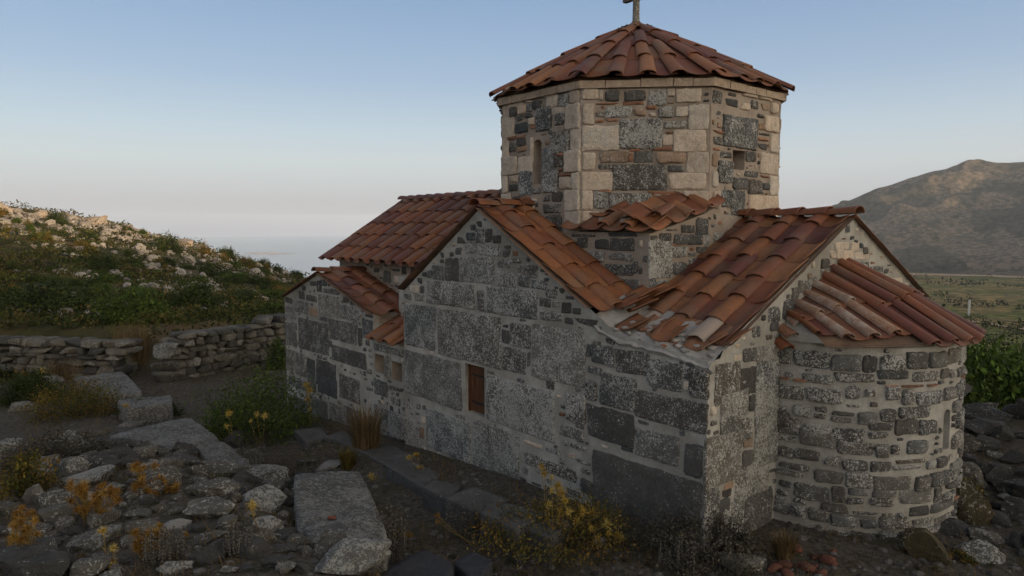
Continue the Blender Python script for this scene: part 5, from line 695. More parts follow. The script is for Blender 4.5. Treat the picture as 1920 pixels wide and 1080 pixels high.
# --- roofs
def nD(dx,dy,dz): return V((dx,dy,dz)).normalized()
# transept: ridge along y
mb=MB(); RZ=3.80
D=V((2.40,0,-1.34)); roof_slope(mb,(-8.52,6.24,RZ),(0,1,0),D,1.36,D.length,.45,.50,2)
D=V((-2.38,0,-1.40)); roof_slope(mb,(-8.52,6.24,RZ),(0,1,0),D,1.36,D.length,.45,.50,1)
ridge(mb,(-8.52,6.22,RZ+.02),(-8.52,7.45,RZ+.06),.30,.10,2)
mb.build('transept_roof',[TILE,MORT_R],church)
mb=MB(); # north transept arm roof
for s,dx in ((1,2.4),(-1,-2.38)):
    D=V((dx,0,-1.34)); roof_slope(mb,(-8.52,11.7,RZ-.06),(0,1,0),D,.85,D.length,.42,.50,0)
ridge(mb,(-8.52,11.6,RZ-.04),(-8.52,12.5,RZ-.04),.28,.1)
mb.build('north_arm_roof',[TILE,MORT_R],church)
# east arm: ridge along x
mb=MB(); D=V((0,-2.82,-1.47)); EL=D.length
def clipE(u,v): # u from the east end, v down the slope
    y=9.4-2.82*v/EL; x=-4.36-u
    if y>7.2: return x>-6.1
    return True
def crE(u,v): return 1.15 if (v>EL-.3 and (.35<u<.55 or 1.25<u<1.5)) else (.15 if v>EL-.6 else 0)
roof_slope(mb,(-4.40,9.4,3.64),(-1,0,0),D,1.76,EL,.45,.48,0,clipE,crust=crE,raggy=.18)
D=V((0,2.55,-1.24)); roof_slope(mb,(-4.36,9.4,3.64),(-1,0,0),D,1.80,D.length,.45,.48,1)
ridge(mb,(-4.34,9.4,3.67),(-6.3,9.4,3.67),.30,.10,1)
# loose and broken tiles on the corner bay
for x,y,z,ang,c in ((-6.0,6.62,2.50,.35,.1),(-6.05,6.95,2.60,.2,0),(-5.9,7.1,2.62,.3,0),(-5.95,6.75,2.46,.5,.3),(-5.75,6.42,2.27,.25,.2),(-5.15,6.40,2.22,-.15,.0),(-4.72,6.42,2.17,.15,.25),(-4.5,6.6,2.24,.1,0),(-5.5,6.52,2.27,.1,.5)):
    d=V((math.sin(ang),math.cos(ang),.42)).normalized(); u=V((math.cos(ang),-math.sin(ang),0)); n_=u.cross(d)
    pan(mb,(x,y,z),d,u,n_,.38,.34,tcol(2,c),.01,.05)
mb.build('east_arm_roof',[TILE,MORT_R],church)
# pale mortar bed capping the corner bay
mb=MB(); nx,ny=44,16; vs=[]
for j in range(ny):
    for i in range(nx):
        u=i/(nx-1); t=j/(ny-1); x=-6.22+u*1.80
        yb=6.29+.05*nz(x,1,0,3)+.02*nz(x,2,0,11); y=yb+t*.75
        z=(2.255-.17*u+.13*max(0,1-u*5))+ .30*t-.04+.04*math.sqrt(min(1,t*5)) +.035*nz(x,y,0,5)+.02*nz(x,y,0,13)+.008*nz(x,y,0,30)
        vs.append((x,y,z))
mb.add(vs,grid_faces(nx,ny))
vs=[vs[i] for i in range(nx)]; mb.add(vs+[(x,Y0+.02,z-.07) for x,y,z in vs],[(i,i+nx,i+nx+1,i+1) for i in range(nx-1)])
for i in range(46):
    u=random.random(); t=random.uniform(.05,.6); x=-6.1+u*1.62; y=6.33+t*.5; zz=(2.255-.17*u)+.30*t*.67; s_=random.uniform(.02,.06); vv,ff=rock_verts(1,s_*2.4,s_*1.6,s_,4,3,.1,x,y,zz-.005,random.uniform(0,3),0)
    mb.add(vv,ff,0 if i%3 else 1,(.5,.5,.5,0) if i%3 else (.2,.075,.035,.1))
mb.build('mortar_cap',[MORT_W,TILE],church)
# west arm
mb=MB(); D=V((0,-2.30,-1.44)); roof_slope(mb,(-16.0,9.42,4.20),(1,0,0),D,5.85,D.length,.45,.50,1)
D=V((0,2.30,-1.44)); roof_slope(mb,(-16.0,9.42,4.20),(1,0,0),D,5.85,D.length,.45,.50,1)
ridge(mb,(-16.02,9.42,4.22),(-10.2,9.42,4.22),.29,.10,1)
mb.build('west_arm_roof',[TILE,MORT_R],church)
# narthex
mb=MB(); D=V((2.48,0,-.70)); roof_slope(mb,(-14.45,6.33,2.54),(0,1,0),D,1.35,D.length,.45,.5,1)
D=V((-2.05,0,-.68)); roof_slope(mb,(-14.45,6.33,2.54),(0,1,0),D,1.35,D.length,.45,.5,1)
ridge(mb,(-14.45,6.30,2.56),(-14.45,7.5,2.56),.28,.10,1)
mb.build('narthex_roof',[TILE,MORT_R],church)
mb=MB(); D=V((0,-.72,-.36)); roof_slope(mb,(-12.02,6.98,1.80),(1,0,0),D,1.26,D.length+.04,.42,.5,2)
mb.build('niche_roof',[TILE,MORT_R],church)
# apse cone
mb=MB(); ER,EZ=1.60,2.19
def apt(q,f):
    q=max(-1.02,min(1.02,q)); st=V((X0-.01,9.22+q*1.33,3.08-.60*abs(q)**1.25)); th=math.radians(q*66 if q<0 else q*74)
    e=V((AX+ER*math.cos(th),AY+ER*math.sin(th),EZ-.02*abs(q))); return st+(e-st)*f+V((0,0,.05*math.sin(math.pi*f)))
NQ=[-1+2*i/24 for i in range(25)]
mb.add([apt(t,f)-V((0,0,.015)) for f in (.94,.6,.3,0.) for t in NQ],grid_faces(25,4),1)
mb.add([apt(NQ[i],.93) for i in range(25)]+[fA((NQ[i]*74)*math.pi/180*AR,2.17,.0) for i in range(25)],grid_faces(25,2),2)
# mortar flank closing the south side
mb.add([apt(-1,0),apt(-1,.45),apt(-1,.9),fA(-66*math.pi/180*AR,2.2,.03),fA(-78*math.pi/180*AR,2.2,.04),fA(-90*math.pi/180*AR,2.2,.04)],[(0,5,4,1),(1,4,3,2)],2)
nc=13
def frm(A,B):
    D=B-A; Ln=D.length; D.normalize(); return D,Ln
for i in range(nc+1):
    q=-1+2*i/nc; left=q<-.42
    for j,(f0,f1) in enumerate(((1.0,.47),(.53,.0))):
        if left: f0*=random.uniform(.72,.90); f1*=.8
        cr=(.62 if i in (1,2,3) else .25) if left else 0.
        if i<nc:
            q2=q+1/nc; A=apt(q2,f0+random.uniform(-.01,.015)); B=apt(q2,max(0,f1-.02)); D,Ln=frm(A,B); U=(apt(q2+.03,f0)-apt(q2-.03,f0)).normalized(); Nn=D.cross(U).normalized(); Nn=Nn if Nn.z>0 else -Nn
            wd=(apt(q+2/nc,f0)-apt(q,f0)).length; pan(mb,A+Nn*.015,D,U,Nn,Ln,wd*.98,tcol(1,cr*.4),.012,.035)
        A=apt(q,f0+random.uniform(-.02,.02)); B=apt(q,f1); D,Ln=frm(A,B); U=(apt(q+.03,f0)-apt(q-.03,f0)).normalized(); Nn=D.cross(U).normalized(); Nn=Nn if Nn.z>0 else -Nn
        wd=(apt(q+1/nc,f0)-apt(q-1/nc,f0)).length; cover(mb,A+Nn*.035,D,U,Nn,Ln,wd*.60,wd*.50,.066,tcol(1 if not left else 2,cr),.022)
# broken pieces where the apse roof meets the wall
for x,y,z,c in ((-4.30,7.72,2.22,.5),(-4.28,7.86,2.35,.7),(-4.22,7.98,2.2,.3),(-4.32,7.66,2.08,.1)):
    cover(mb,(x,y,z),V((-.8,.3,.5)).normalized(),V((.3,.9,0)).normalized(),V((.5,-.2,.8)).normalized(),.26,.2,.16,.08,tcol(2,c))
mb.build('apse_roof',[TILE,MORT_R,MORT_G],church)
# tile ledge on the corner of the drum base
mb=MB(); c=V((BX,BY,3.5))
mb.add([(BX+.06,BY-.06,3.47),(BX+.05,8.7,3.82),(-6.62,8.0,3.90),(-7.1,7.55,3.76),(-7.55,BY-.05,3.50)],[(0,1,2),(0,2,3),(0,3,4)],1)
for i in range(4):   # along the south edge
    x=-7.45+.42*i; z=3.50-.012*i
    pan(mb,(x+.05,BY-.12,z),V((-.1,.9,.45)).normalized(),V((1,.1,0)).normalized(),V((0,-.45,.9)).normalized(),.42,.42,tcol(2),.012,.05)
    if i in(1,2): cover(mb,(x+.26,BY-.12,z+.03),V((-.1,.9,.5)).normalized(),V((1,.1,0)).normalized(),V((0,-.45,.9)).normalized(),.4,.22,.18,.08,tcol(2,.3))
for i in range(4):   # along the east edge, climbing
    y=BY+.1+.40*i; z=3.50+.105*i
    pan(mb,(BX+.12,y,z),V((-.9,.1,.5)).normalized(),V((.0,.96,.27)).normalized(),V((.45,-.24,.85)).normalized(),.40,.42,tcol(2),.012,.05)
    if i in (1,2): cover(mb,(BX+.12,y+.2,z+.07),V((-.9,.1,.5)).normalized(),V((0,.96,.27)).normalized(),V((.45,-.24,.85)).normalized(),.36,.2,.17,.07,tcol(2,.2))
for i in range(3):
    x=-7.15+.40*i; pan(mb,(x+.05,BY+.16,3.66-.02*i+.02),V((-.1,.9,.4)).normalized(),V((1,.1,0)).normalized(),V((0,-.4,.9)).normalized(),.4,.40,tcol(2,.2),.012,.05)
    cover(mb,(x+.26,BY+.17,3.70-.02*i),V((-.1,.9,.45)).normalized(),V((1,.1,0)).normalized(),V((0,-.4,.9)).normalized(),.36,.2,.17,.07,tcol(2,.3))
for i in range(4):
    y=BY+.05+.38*i; pan(mb,(BX-.17,y,3.64+.10*i),V((-.9,.1,.42)).normalized(),V((.0,.96,.27)).normalized(),V((.4,-.24,.87)).normalized(),.36,.38,tcol(2,.15),.012,.05)
mb.build('tile_ledge',[TILE,MORT_T],church)
# ======================= TERRAIN =======================
def H(x,y):
    a,r=polar(x,y); z=H0(x,y)
    if r<26: z+=(.035*nz(x,y,0,1.1)+.02*nz(x,y,3,4))*(1 if r>3 else .3)
    if r>22:
        k=sst(22,60,r)
        z+=k*(.55*nz(x,y,1,.07)+.3*nz(x,y,5,.22))*(1 if r<400 else 1)
    if r>1230 and a>0 and a<100:
        k=sst(1230,1500,r)*(1-.75*sst(1850,2000,r)); q=1-abs(nz(x,y,7,1/330.))*2
        q2=1-abs(nz(x,y,17,1/130.))*2; z+=k*(52*(q-.75)+22*(q2-.75)+12*nz(x,y,4,1/60.)+6*nz(x,y,6,1/25.))
    return z
def build_ground():
    az=[-46+.16*i for i in range(int(92/.16)+1)]; az=[a+(.0) for a in az]
    a=47.
    while a<313.5: az.append(a); a+=1.3
    rs=[.35]
    while rs[-1]<9500: rs.append(rs[-1]+9 if 1220<rs[-1]<2080 else rs[-1]*(1.022 if rs[-1]<30 else (1.03 if rs[-1]<200 else 1.022)))
    vs=[];cs=[]
    ca=[(math.cos(math.radians(t)),math.sin(math.radians(t))) for t in az]
    for r in rs:
        for (c,s) in ca:
            x=r*(c*FX+s*RXX); y=r*(c*FY+s*RXY); z=H(x,y); vs.append((x,y,z))
            al=sst(22,27,r)
            if r<200: col=(.075,.068,.026) if nz(x,y,2,.2)<.1 else (.115,.080,.036)
            elif r<1230: 
                n_=nz(x,y,0,1/60.); col=(.18,.165,.035) if n_>0 else (.29,.20,.07)
            else: n_=nz(x,y,3,1/200.)+.6*nz(x,y,8,1/70.); col=(.165,.125,.095) if n_>-.05 else (.080,.068,.055)
            if z<-100: col=(.1,.09,.07)
            cs.append((*col,al))
    n=len(az); fs=grid_faces(n,len(rs),True)
    vs.append((0,0,H(0,0))); cs.append((.07,.06,.05,0)); k=len(vs)-1
    fs+=[((i+1)%n,i,k) for i in range(n)]
    me=bpy.data.meshes.new('ground'); me.from_pydata(vs,[],fs); me.materials.append(GROUND)
    me.polygons.foreach_set('use_smooth',[True]*len(fs))
    at=me.color_attributes.new('Col','FLOAT_COLOR','POINT'); at.data.foreach_set('color',np.array(cs,dtype=np.float32).ravel())
    return tag(link('ground',me),'dry stony hillside falling to a scrubby valley and rising to a bare mountain',None,None,'structure')
build_ground()
# sea
mb=MB(); n=96; R=11000.
mb.add([(0,0,-100.)]+[(R*math.cos(6.28318*i/n),R*math.sin(6.28318*i/n),-100.) for i in range(n)],[(0,i+1,(i+1)%n+1) for i in range(n)])
m,nt,b=newmat('sea_water'); b.inputs['Base Color'].default_value=(.05,.085,.13,1); b.inputs['Roughness'].default_value=.16; b.inputs['Specular IOR Level'].default_value=.5
p=gpos(nt); bump(nt,noiseN(nt,.08,4,.6,p),.25,1.,b)
tag(mb.build('sea',m,None,False),'calm pale blue sea below the hills',None,None,'structure')
x,y=PL['islet']; mb=MB(); vs=[]; nx,ny=30,10
for j in range(ny):
    for i in range(nx):
        u=i/(nx-1)*2-1; v=j/(ny-1)*2-1; h=max(0,1-u*u)*max(0,1-v*v); dx=u*125; dy=v*40
        vs.append((x+RXX*dx+FX*dy,y+RXY*dx+FY*dy,-101+h*(7+4*nz(u*3,v*2))))
mb.add(vs,grid_faces(nx,ny)); tag(mb.build('islet',ISLE),'low flat islet lying on the pale sea','islet')
# dirt road in the valley
mb=MB(); vs=[]
for i in range(90):
    a=math.radians(24+i*.28); r=1120+30*math.sin(i*.05)+25*nz(i*.1,3)
    for k in range(3):
        rr0=r+k*(10+6*nz(i*.15,9)); x=rr0*(math.cos(a)*FX+math.sin(a)*RXX); y=rr0*(math.cos(a)*FY+math.sin(a)*RXY); vs.append((x,y,H(x,y)+1.2+.5*k))
mb.add(vs,grid_faces(3,90)); tag(mb.build('dirt_road',ROAD),'pale dirt road crossing the valley under the mountain',None,None,'structure')
mb=MB(); vs=[]
for i in range(60):
    a=math.radians(31.5+i*.2); r=480-2.2*i
    for k in range(2):
        rr0=r+k*7; x=rr0*(math.cos(a)*FX+math.sin(a)*RXX); y=rr0*(math.cos(a)*FY+math.sin(a)*RXY); vs.append((x,y,H(x,y)+.5))
mb.add(vs,grid_faces(2,60)); tag(mb.build('footpath',ROAD),'faint pale track behind the white post in the valley',None,None,'structure')
x,y=PL['post']; mb=MB(); z=H(x,y); box(mb,(x-.5,y-.5,z-1),(x+.5,y+.5,z+9.3)); box(mb,(x-.62,y-.62,z+9.3),(x+.62,y+.62,z+9.7))
tag(mb.build('concrete_post',CONC,None,False),'tall white post standing alone in the valley','post')
x,y=PL['upole']; z=H(x,y); e=bpy.data.objects.new('utility_pole',None); COL.objects.link(e); e.location=(x,y,z); tag(e,'wooden pole with a crossbar near the right edge of the valley','pole')
mb=MB(); tube(mb,[(0,0,-.5),(0,0,9.5)],[.35,.25],n=8); mb.build('mast',POLE,e)
mb=MB(); box(mb,(-2*RXX-.12,-2*RXY-.12,8.0),(2*RXX+.12,2*RXY+.12,8.4)); mb.build('crossbar',POLE,e,False)
# ======================= ROCKS =======================
RC={'g':((.082,.076,.064,.48)),'k':((.046,.045,.042,.25)),'l':((.095,.092,.082,.72)),'w':((.19,.185,.175,.45)),'m':((.055,.044,.021,.3))}
RL={('left rubble','g'):'plain grey fieldstone lying loose in the rubble field left of the long slab',('left rubble','k'):'dark basalt fieldstone lying loose in the rubble field left of the long slab',
    ('left rubble','l'):'lichen spotted fieldstone lying loose in the rubble field left of the long slab',('left rubble','w'):'whitish fieldstone lying loose in the rubble field left of the long slab',
    ('right pile','k'):'dark basalt block heaped in the rock pile right of the apse',('right pile','g'):'grey block heaped in the rock pile right of the apse'}
GN={'left rubble':'loose fieldstones left of the church','right pile':'rocks piled beside the apse','':None}
def rcol(k):
    c=RC[k]; g=random.uniform(.8,1.2); return (c[0]*g,c[1]*g,c[2]*g,max(0,c[3]+random.uniform(-.12,.12)))
allrocks=[]
def put_rock(x,y,lift,W,D,Hh,k,lab,grp,sub=3):
    a=math.atan2(y,x)+math.pi/2+random.gauss(0,.12); z=H(x,y)+lift
    Ht=Hh*1.35
    vs,fs=rock_verts(4 if W>.26 else 3,W*1.16,D*1.16,Ht*1.08,random.uniform(3.5,7),13,.085,0,0,0,a,.33)
    mb=MB(); mb.add(vs,fs,0,rcol(k)); o=mb.build('boulder' if W>.45 else 'rock',ROCK,None,False,(x,y,z))
    tag(o,lab or RL[(grp,k)],'boulder' if W>.45 else 'rock',GN.get(grp) if not lab or grp else None)
    allrocks.append((x,y,W)); return o
for x,y,l,W,D,Hh,k,lab,grp in PL['rocks']: put_rock(x,y,l,W,D,Hh,k,lab or None,grp,4 if W>.5 else 3)
# more loose fieldstones between the listed ones
c=0
slabpolys=[s[1] for s in PL['slabs']]+[s[1] for s in PL['curb']]
def inpoly(x,y,P,m=.1):
    cx=sum(p[0] for p in P)/4; cy=sum(p[1] for p in P)/4; ins=False
    Q=[(cx+(p[0]-cx)*(1+m),cy+(p[1]-cy)*(1+m)) for p in P]
    for i in range(4):
        (x1,y1),(x2,y2)=Q[i],Q[i-1]
        if (y1>y)!=(y2>y) and x<(x2-x1)*(y-y1)/(y2-y1)+x1: ins=not ins
    return ins
t=0
while c<150 and t<7000:
    t+=1; x=random.uniform(-13.5,-5.2); y=random.uniform(.2,4.2)
    a,r=polar(x,y)
    if a<-37 or (y>3.1 and x>-8.6) or r<5.6: continue
    W=random.uniform(.13,.46)*(r/8.)**.5
    if any(math.hypot(x-p,y-q)<(W+w)*.38 for p,q,w in allrocks) or any(inpoly(x,y,P) for P in slabpolys): continue
    put_rock(x,y,-.01,W,W*.8,W*random.uniform(.4,.65),random.choice('gggkkl'),None,'left rubble'); c+=1
t=c=0
while c<40 and t<3000:
    t+=1; x=random.uniform(-4.6,-1.2); y=random.uniform(8.6,14.2)
    if math.hypot(x-AX,y-AY)<1.75 : continue
    W=random.uniform(.25,.6); lift=.35*sst(9.5,12.8,y)*random.random()
    if any(math.hypot(x-p,y-q)<(W+w)*.33 for p,q,w in allrocks): continue
    put_rock(x,y,lift,W,W*.8,W*.6,random.choice('kkkg'),None,'right pile'); c+=1
# brick fragments
for x,y,w in PL['bricks'][:15]:
    vs,fs=rock_verts(2,w*1.3,w,w*.5,4.5,4,.05,0,0,0,random.uniform(0,3),.1); mb=MB(); g=random.uniform(.7,1.2)
    mb.add(vs,fs,0,(.12*g,.048*g,.03*g,.2)); tag(mb.build('brick_fragment',ROCK,None,True,(x,y,H(x,y))),'small broken red brick crumb on the ground below the apse','brick fragment','broken red bricks at the foot of the apse')
# slabs and curb blocks
def block(name,lab,cat,quad,z,th,col,grp=None,tilt=0.,rough=.014,mat=SLAB):
    cx=sum(p[0] for p in quad)/4; cy=sum(p[1] for p in quad)/4; sd=random.uniform(0,99)
    out=[];n=14
    area=sum(quad[i-1][0]*quad[i][1]-quad[i][0]*quad[i-1][1] for i in range(4))
    if area<0: quad=quad[::-1]
    for i in range(4):
        (x0,y0),(x1,y1)=quad[i],quad[(i+1)%4]
        for k in range(n):
            t=k/n; x=x0+(x1-x0)*t-cx; y=y0+(y1-y0)*t-cy
            cr=1-.045*(2*abs(t-.5))**6; q=1+.02*nz(x,y,sd,3)+.012*nz(x,y,sd,9)
            out.append((x*cr*q,y*cr*q))
    R=[(1.0,-th),(1.01,-th*.5),(1.0,-.05),(.99,-.018),(.965,0),(.8,0),(.6,0),(.4,0),(.2,0)]
    vs=[]
    for s,h in R:
        for x,y in out:
            e=rough*(nz(x*s,y*s,sd,2.5)+.7*nz(x*s,y*s,sd,7)+.5*nz(x*s,y*s,sd,16)) if h>-.03 else 0
            px=1+(0 if h>-.03 else .02*nz(x,y,h*4+sd,4))
            vs.append((x*s*px,y*s*px,h+e))
    m=len(out); fs=grid_faces(m,len(R),True); vs.append((0,0,0)); c0=(len(R)-1)*m
    fs+=[(c0+i,c0+(i+1)%m,len(vs)-1) for i in range(m)]
    mb=MB(); mb.add(vs,fs,0,col); return tag(mb.build(name,mat,None,True,(cx,cy,z)),lab,cat,grp)
for lab,q,z,th in PL['slabs']:
    dk='bluish' in lab or 'dark blue' in lab
    block('stone_slab',lab,'stone slab',q,z,th+.25,(.036,.038,.045,.02) if dk else (.086,.083,.075,.70),None,0,.006 if dk else .032)
for lab,q,z in PL['curb']:
    cx_=sum(p[0] for p in q)/4; cy_=sum(p[1] for p in q)/4; q=[[cx_+(p[0]-cx_)*1.2,cy_+(p[1]-cy_)*1.12] for p in q]
    block('curb_block',lab,'stone block',q,z+.13,.6,(.088,.086,.082,.15),'row of curb blocks along the church wall',0,.008,ROCK)
for x,y in ((-6.7,3.05),(-6.62,3.2),(-6.9,3.15),(-6.5,3.3),(-6.45,3.12)):
    vs,fs=rock_verts(2,.1,.07,.03,4,4,.05,0,0,0,random.uniform(0,3),0); mb=MB(); mb.add(vs,fs,0,(.18,.06,.035,.1))
    tag(mb.build('brick_fragment',ROCK,None,True,(x,y,.44 if x>-6.6 else .425)),'red brick crumb lying on the long lichen slab','brick fragment','red brick crumbs on the long slab')
# pebbles and gravel (nobody could count these)
mb=MB()
for i in range(5200):
    x=random.uniform(-15,-4.2); y=random.uniform(.2,6.1)
    if i%5==0: x=random.uniform(-4.6,-1.5); y=random.uniform(6,11)
    if i%7==0: x=random.uniform(-22,-13); y=random.uniform(1.5,8)
    s=random.uniform(.012,.05)*(1.6 if random.random()<.12 else 1); vs,fs=ICO[1]; a=random.uniform(.6,1.2); z=H(x,y)
    g=random.uniform(.5,1.8); c=(.07*g,.065*g,.06*g,.25)
    mb.add([(x+v.x*s*a,y+v.y*s,z+v.z*s*.55) for v in vs],fs,0,c)
tag(mb.build('gravel',ROCK,None,False),'gravel and pebbles strewn over the soil around the church',None,None,'stuff')
# dry stone walls
def drystone(A,B,h0,h1,lab,base,seed):
    random.seed(seed); A=V((*A,0));B=V((*B,0)); d=(B-A); L=d.length; d.normalize(); ang=math.atan2(d.y,d.x); mb=MB()
    row=0; z=0
    while z<max(h0,h1):
        hh=random.uniform(.13,.25); u=random.uniform(-.1,0)
        while u<L:
            w=random.uniform(.18,.5)*(1.5 if random.random()<.15 else 1); t=(u+w/2)/L; ht=h0+(h1-h0)*t+.12*nz(u,seed,0,.9)
            if z<ht:
                p=A+d*(u+w/2); g=base
                for lay in (0,1):
                    off=V((d.y,-d.x,0))*(.17 if lay else -.17)
                    vs,fs=rock_verts(3,w*1.04,.5,hh*1.1,11,3,.045,p.x+off.x,p.y+off.y,g+z,ang+random.gauss(0,.05),0)
                    k=random.choice('ggkgkl'); c=rcol(k); mb.add(vs,fs,0,(c[0]*1.3,c[1]*1.25,c[2]*1.15,c[3]*.75))
            u+=w
        z+=hh
    return tag(mb.build('dry_stone_wall',ROCK),lab,'stone wall','dry stone walls behind the yard')
drystone((-26.6,.6),(-22.9,4.15),1.15,1.2,'long stretch of dry stone wall at the left picture edge',-.95,21)
drystone((-21.9,5.1),(-22.9,9.6),1.25,1.5,'stretch of dry stone wall between the gap and the church',-.95,22)
for i,(z,w,h,lab) in enumerate(((0,.85,.42,'lowest big block of the gap pillar'),(.42,.8,.34,'middle big block of the gap pillar in the dry wall'),(.76,.72,.42,'pale rounded top block of the gap pillar'))):
    x,y=-21.55,4.95; vs,fs=rock_verts(3,w,.6,h,4.5,5,.05,0,0,0,1.3,0); mb=MB(); mb.add(vs,fs,0,rcol('g' if i<2 else 'l'))
    tag(mb.build('pillar_block',ROCK,None,True,(x+.05*i,y,-.88+z)),lab,'stone block','stacked blocks at the wall gap')
# ======================= VEGETATION =======================
random.seed(77)
LC={'G':[(.050,.080,.014),(.070,.100,.018),(.034,.054,.012)],'K':[(.030,.044,.012),(.042,.056,.014),(.022,.030,.010)],'O':[(.070,.066,.014),(.105,.085,.018),(.04,.044,.012),(.15,.09,.02)],
    'T':[(.070,.062,.046),(.09,.078,.058),(.045,.042,.03)],'Y':[(.14,.10,.025),(.09,.08,.022),(.17,.10,.025),(.06,.06,.02)],'V':[(.036,.062,.010),(.052,.086,.014),(.075,.105,.018),(.022,.036,.008)]}
def leaves(centers,size,cols,elong=1.8,up=0.):
    n=len(centers); d1=rng.normal(size=(n,3)); d1[:,2]+=up; d1/=np.linalg.norm(d1,axis=1)[:,None]
    d2=rng.normal(size=(n,3)); d2-=d1*(d1*d2).sum(1)[:,None]; d2/=np.linalg.norm(d2,axis=1)[:,None]
    s=size*rng.uniform(.6,1.3,n)[:,None]; a=d1*s*elong; b=d2*s
    c=np.array(centers); v=np.stack([c-a*.5,c+b*.5,c+a*.5,c-b*.5],1).reshape(-1,3)
    return v,np.repeat(np.array(cols,dtype=np.float32),4,0)
def bush_mesh(name,W,D,Hh,kind,n,ls,sd,clump=None):
    r=np.random.default_rng(sd); K=clump or max(14,int(n/38)); cl=[]
    while len(cl)<K:
        p=r.uniform(-1,1,3); p[2]=abs(p[2]); q=np.linalg.norm(p)
        if .45<q<1.0*(1+.25*noise.noise(V((p[0]*2+sd,p[1]*2,p[2]*2)))): cl.append(p)
    cl=np.array(cl); i=r.integers(0,K,n); cs=r.uniform(.09,.2,K)
    c=cl[i]+r.normal(size=(n,3))*cs[i][:,None]; c[:,2]=np.abs(c[:,2])
    c=c*np.array([W/2,D/2,Hh*.95])
    pal=np.array(LC[kind]); ck=r.integers(0,len(pal),K); g=r.uniform(.6,1.5,K)
    col=pal[ck[i]]*g[i][:,None]*r.uniform(.7,1.35,n)[:,None]; col=np.concatenate([col,np.ones((n,1))],1)
    v,cc=leaves(c,ls,col,2.0,.5)
    me=bpy.data.meshes.new(name); f=np.arange(len(v)).reshape(-1,4)
    me.from_pydata(v.tolist(),[],f.tolist()); me.materials.append(LEAF)
    at=me.color_attributes.new('Col','FLOAT_COLOR','POINT'); at.data.foreach_set('color',cc.astype(np.float32).ravel())
    return me
def twig_mesh(W,D,Hh,n,col,rad=.006):
    mb=MB()
    for i in range(n):
        a=random.uniform(0,6.28); r=random.uniform(.3,.95); q=V((math.cos(a)*r*W/2,math.sin(a)*r*D/2,Hh*random.uniform(.5,1.0)*(1.15-r*.6)))
        m=q*.5+V((random.gauss(0,.05),random.gauss(0,.05),-.02)); tube(mb,[(0,0,0),m,q],[rad*1.6,rad,rad*.4],0,col,4)
    return mb
def bush(x,y,W,D,Hh,kind,lab,n,ls,grp=None,cat='bush'):
    e=bpy.data.objects.new('bush',None); COL.objects.link(e); e.location=(x,y,H(x,y)-.03); e.rotation_euler=(0,0,math.atan2(y,x)+math.pi/2)
    link('foliage',bush_mesh('foliage',W,D,Hh,kind,n,ls,random.randint(0,9999)),e)
    twig_mesh(W,D,Hh,26,(.06,.05,.04,0),.008 if W>1 else .005).build('twigs',STEM,e)
    return tag(e,lab,cat,grp)
for x,y,W,D,Hh,k,lab in PL['bush']:
    if 'wide golden' in lab: Hh*=.62
    n=int(min(11000,4200*W)); ls={'T':.018,'Y':.018,'O':.022,'K':.03,'G':.028}[k]
    bush(x,y,W,D,Hh,k,lab,n,ls)
# far shrubs share four foliage meshes of unit size
UM={k:[bush_mesh('foliage',2,2,1,k,4200 if k!='V' else 6500,.050 if k!='V' else .042,50+i+ord(k)) for i in range(2)] for k in 'KGOV'}
TR=twig_mesh(1.4,1.4,.8,9,(.05,.04,.03,0),.02)
tm=None
def far_shrub(x,y,W,Hh,k,lab,grp,name='shrub',cat='shrub',sink=.08):
    global tm
    e=bpy.data.objects.new(name,None); COL.objects.link(e); e.location=(x,y,H(x,y)-sink*Hh); s=W/2
    e.scale=(s,s*random.uniform(.8,1.1),Hh*1.1); e.rotation_euler=(0,0,random.uniform(0,6.28))
    link('foliage',random.choice(UM[k]),e)
    if tm is None: o=TR.build('trunk',STEM,e); tm=o.data
    else: link('trunk',tm,e)
    tag(e,lab,cat,grp or None)
for x,y,W,Hh,k,lab,grp in PL['far']:
    far_shrub(x,y,W,max(Hh,.35*W),k,lab or {'K':'dark low shrub scattered on the shaded left hillside','G':'green low shrub scattered on the shaded left hillside','O':'olive low shrub scattered on the shaded left hillside'}[k],grp)
for i,(x,y,w) in enumerate(PL['valley']): far_shrub(x,y,w,w*.55,'V','dense dark green shrub in the thicket beyond the right rock pile','thicket beyond the rock pile')
for a,r,w,h in ((35.6,22,3.6,2.0),(33.2,24,3.2,1.7),(31.6,27,3.4,1.7),(37.5,26,4.,2.2),(34.4,30,4.6,2.4),(36.5,34,5,3.),(32.5,36,5,3.)):
    a=math.radians(a); far_shrub(r*(math.cos(a)*FX+math.sin(a)*RXX),r*(math.cos(a)*FY+math.sin(a)*RXY),w,h,'V','dense dark green shrub in the thicket beyond the right rock pile','thicket beyond the rock pile')
a=math.radians(34.9); r=62; far_shrub(r*(math.cos(a)*FX+math.sin(a)*RXX),r*(math.cos(a)*FY+math.sin(a)*RXY),4.6,4.4,'G','brighter green tree rising above the right thicket','','tree','tree')
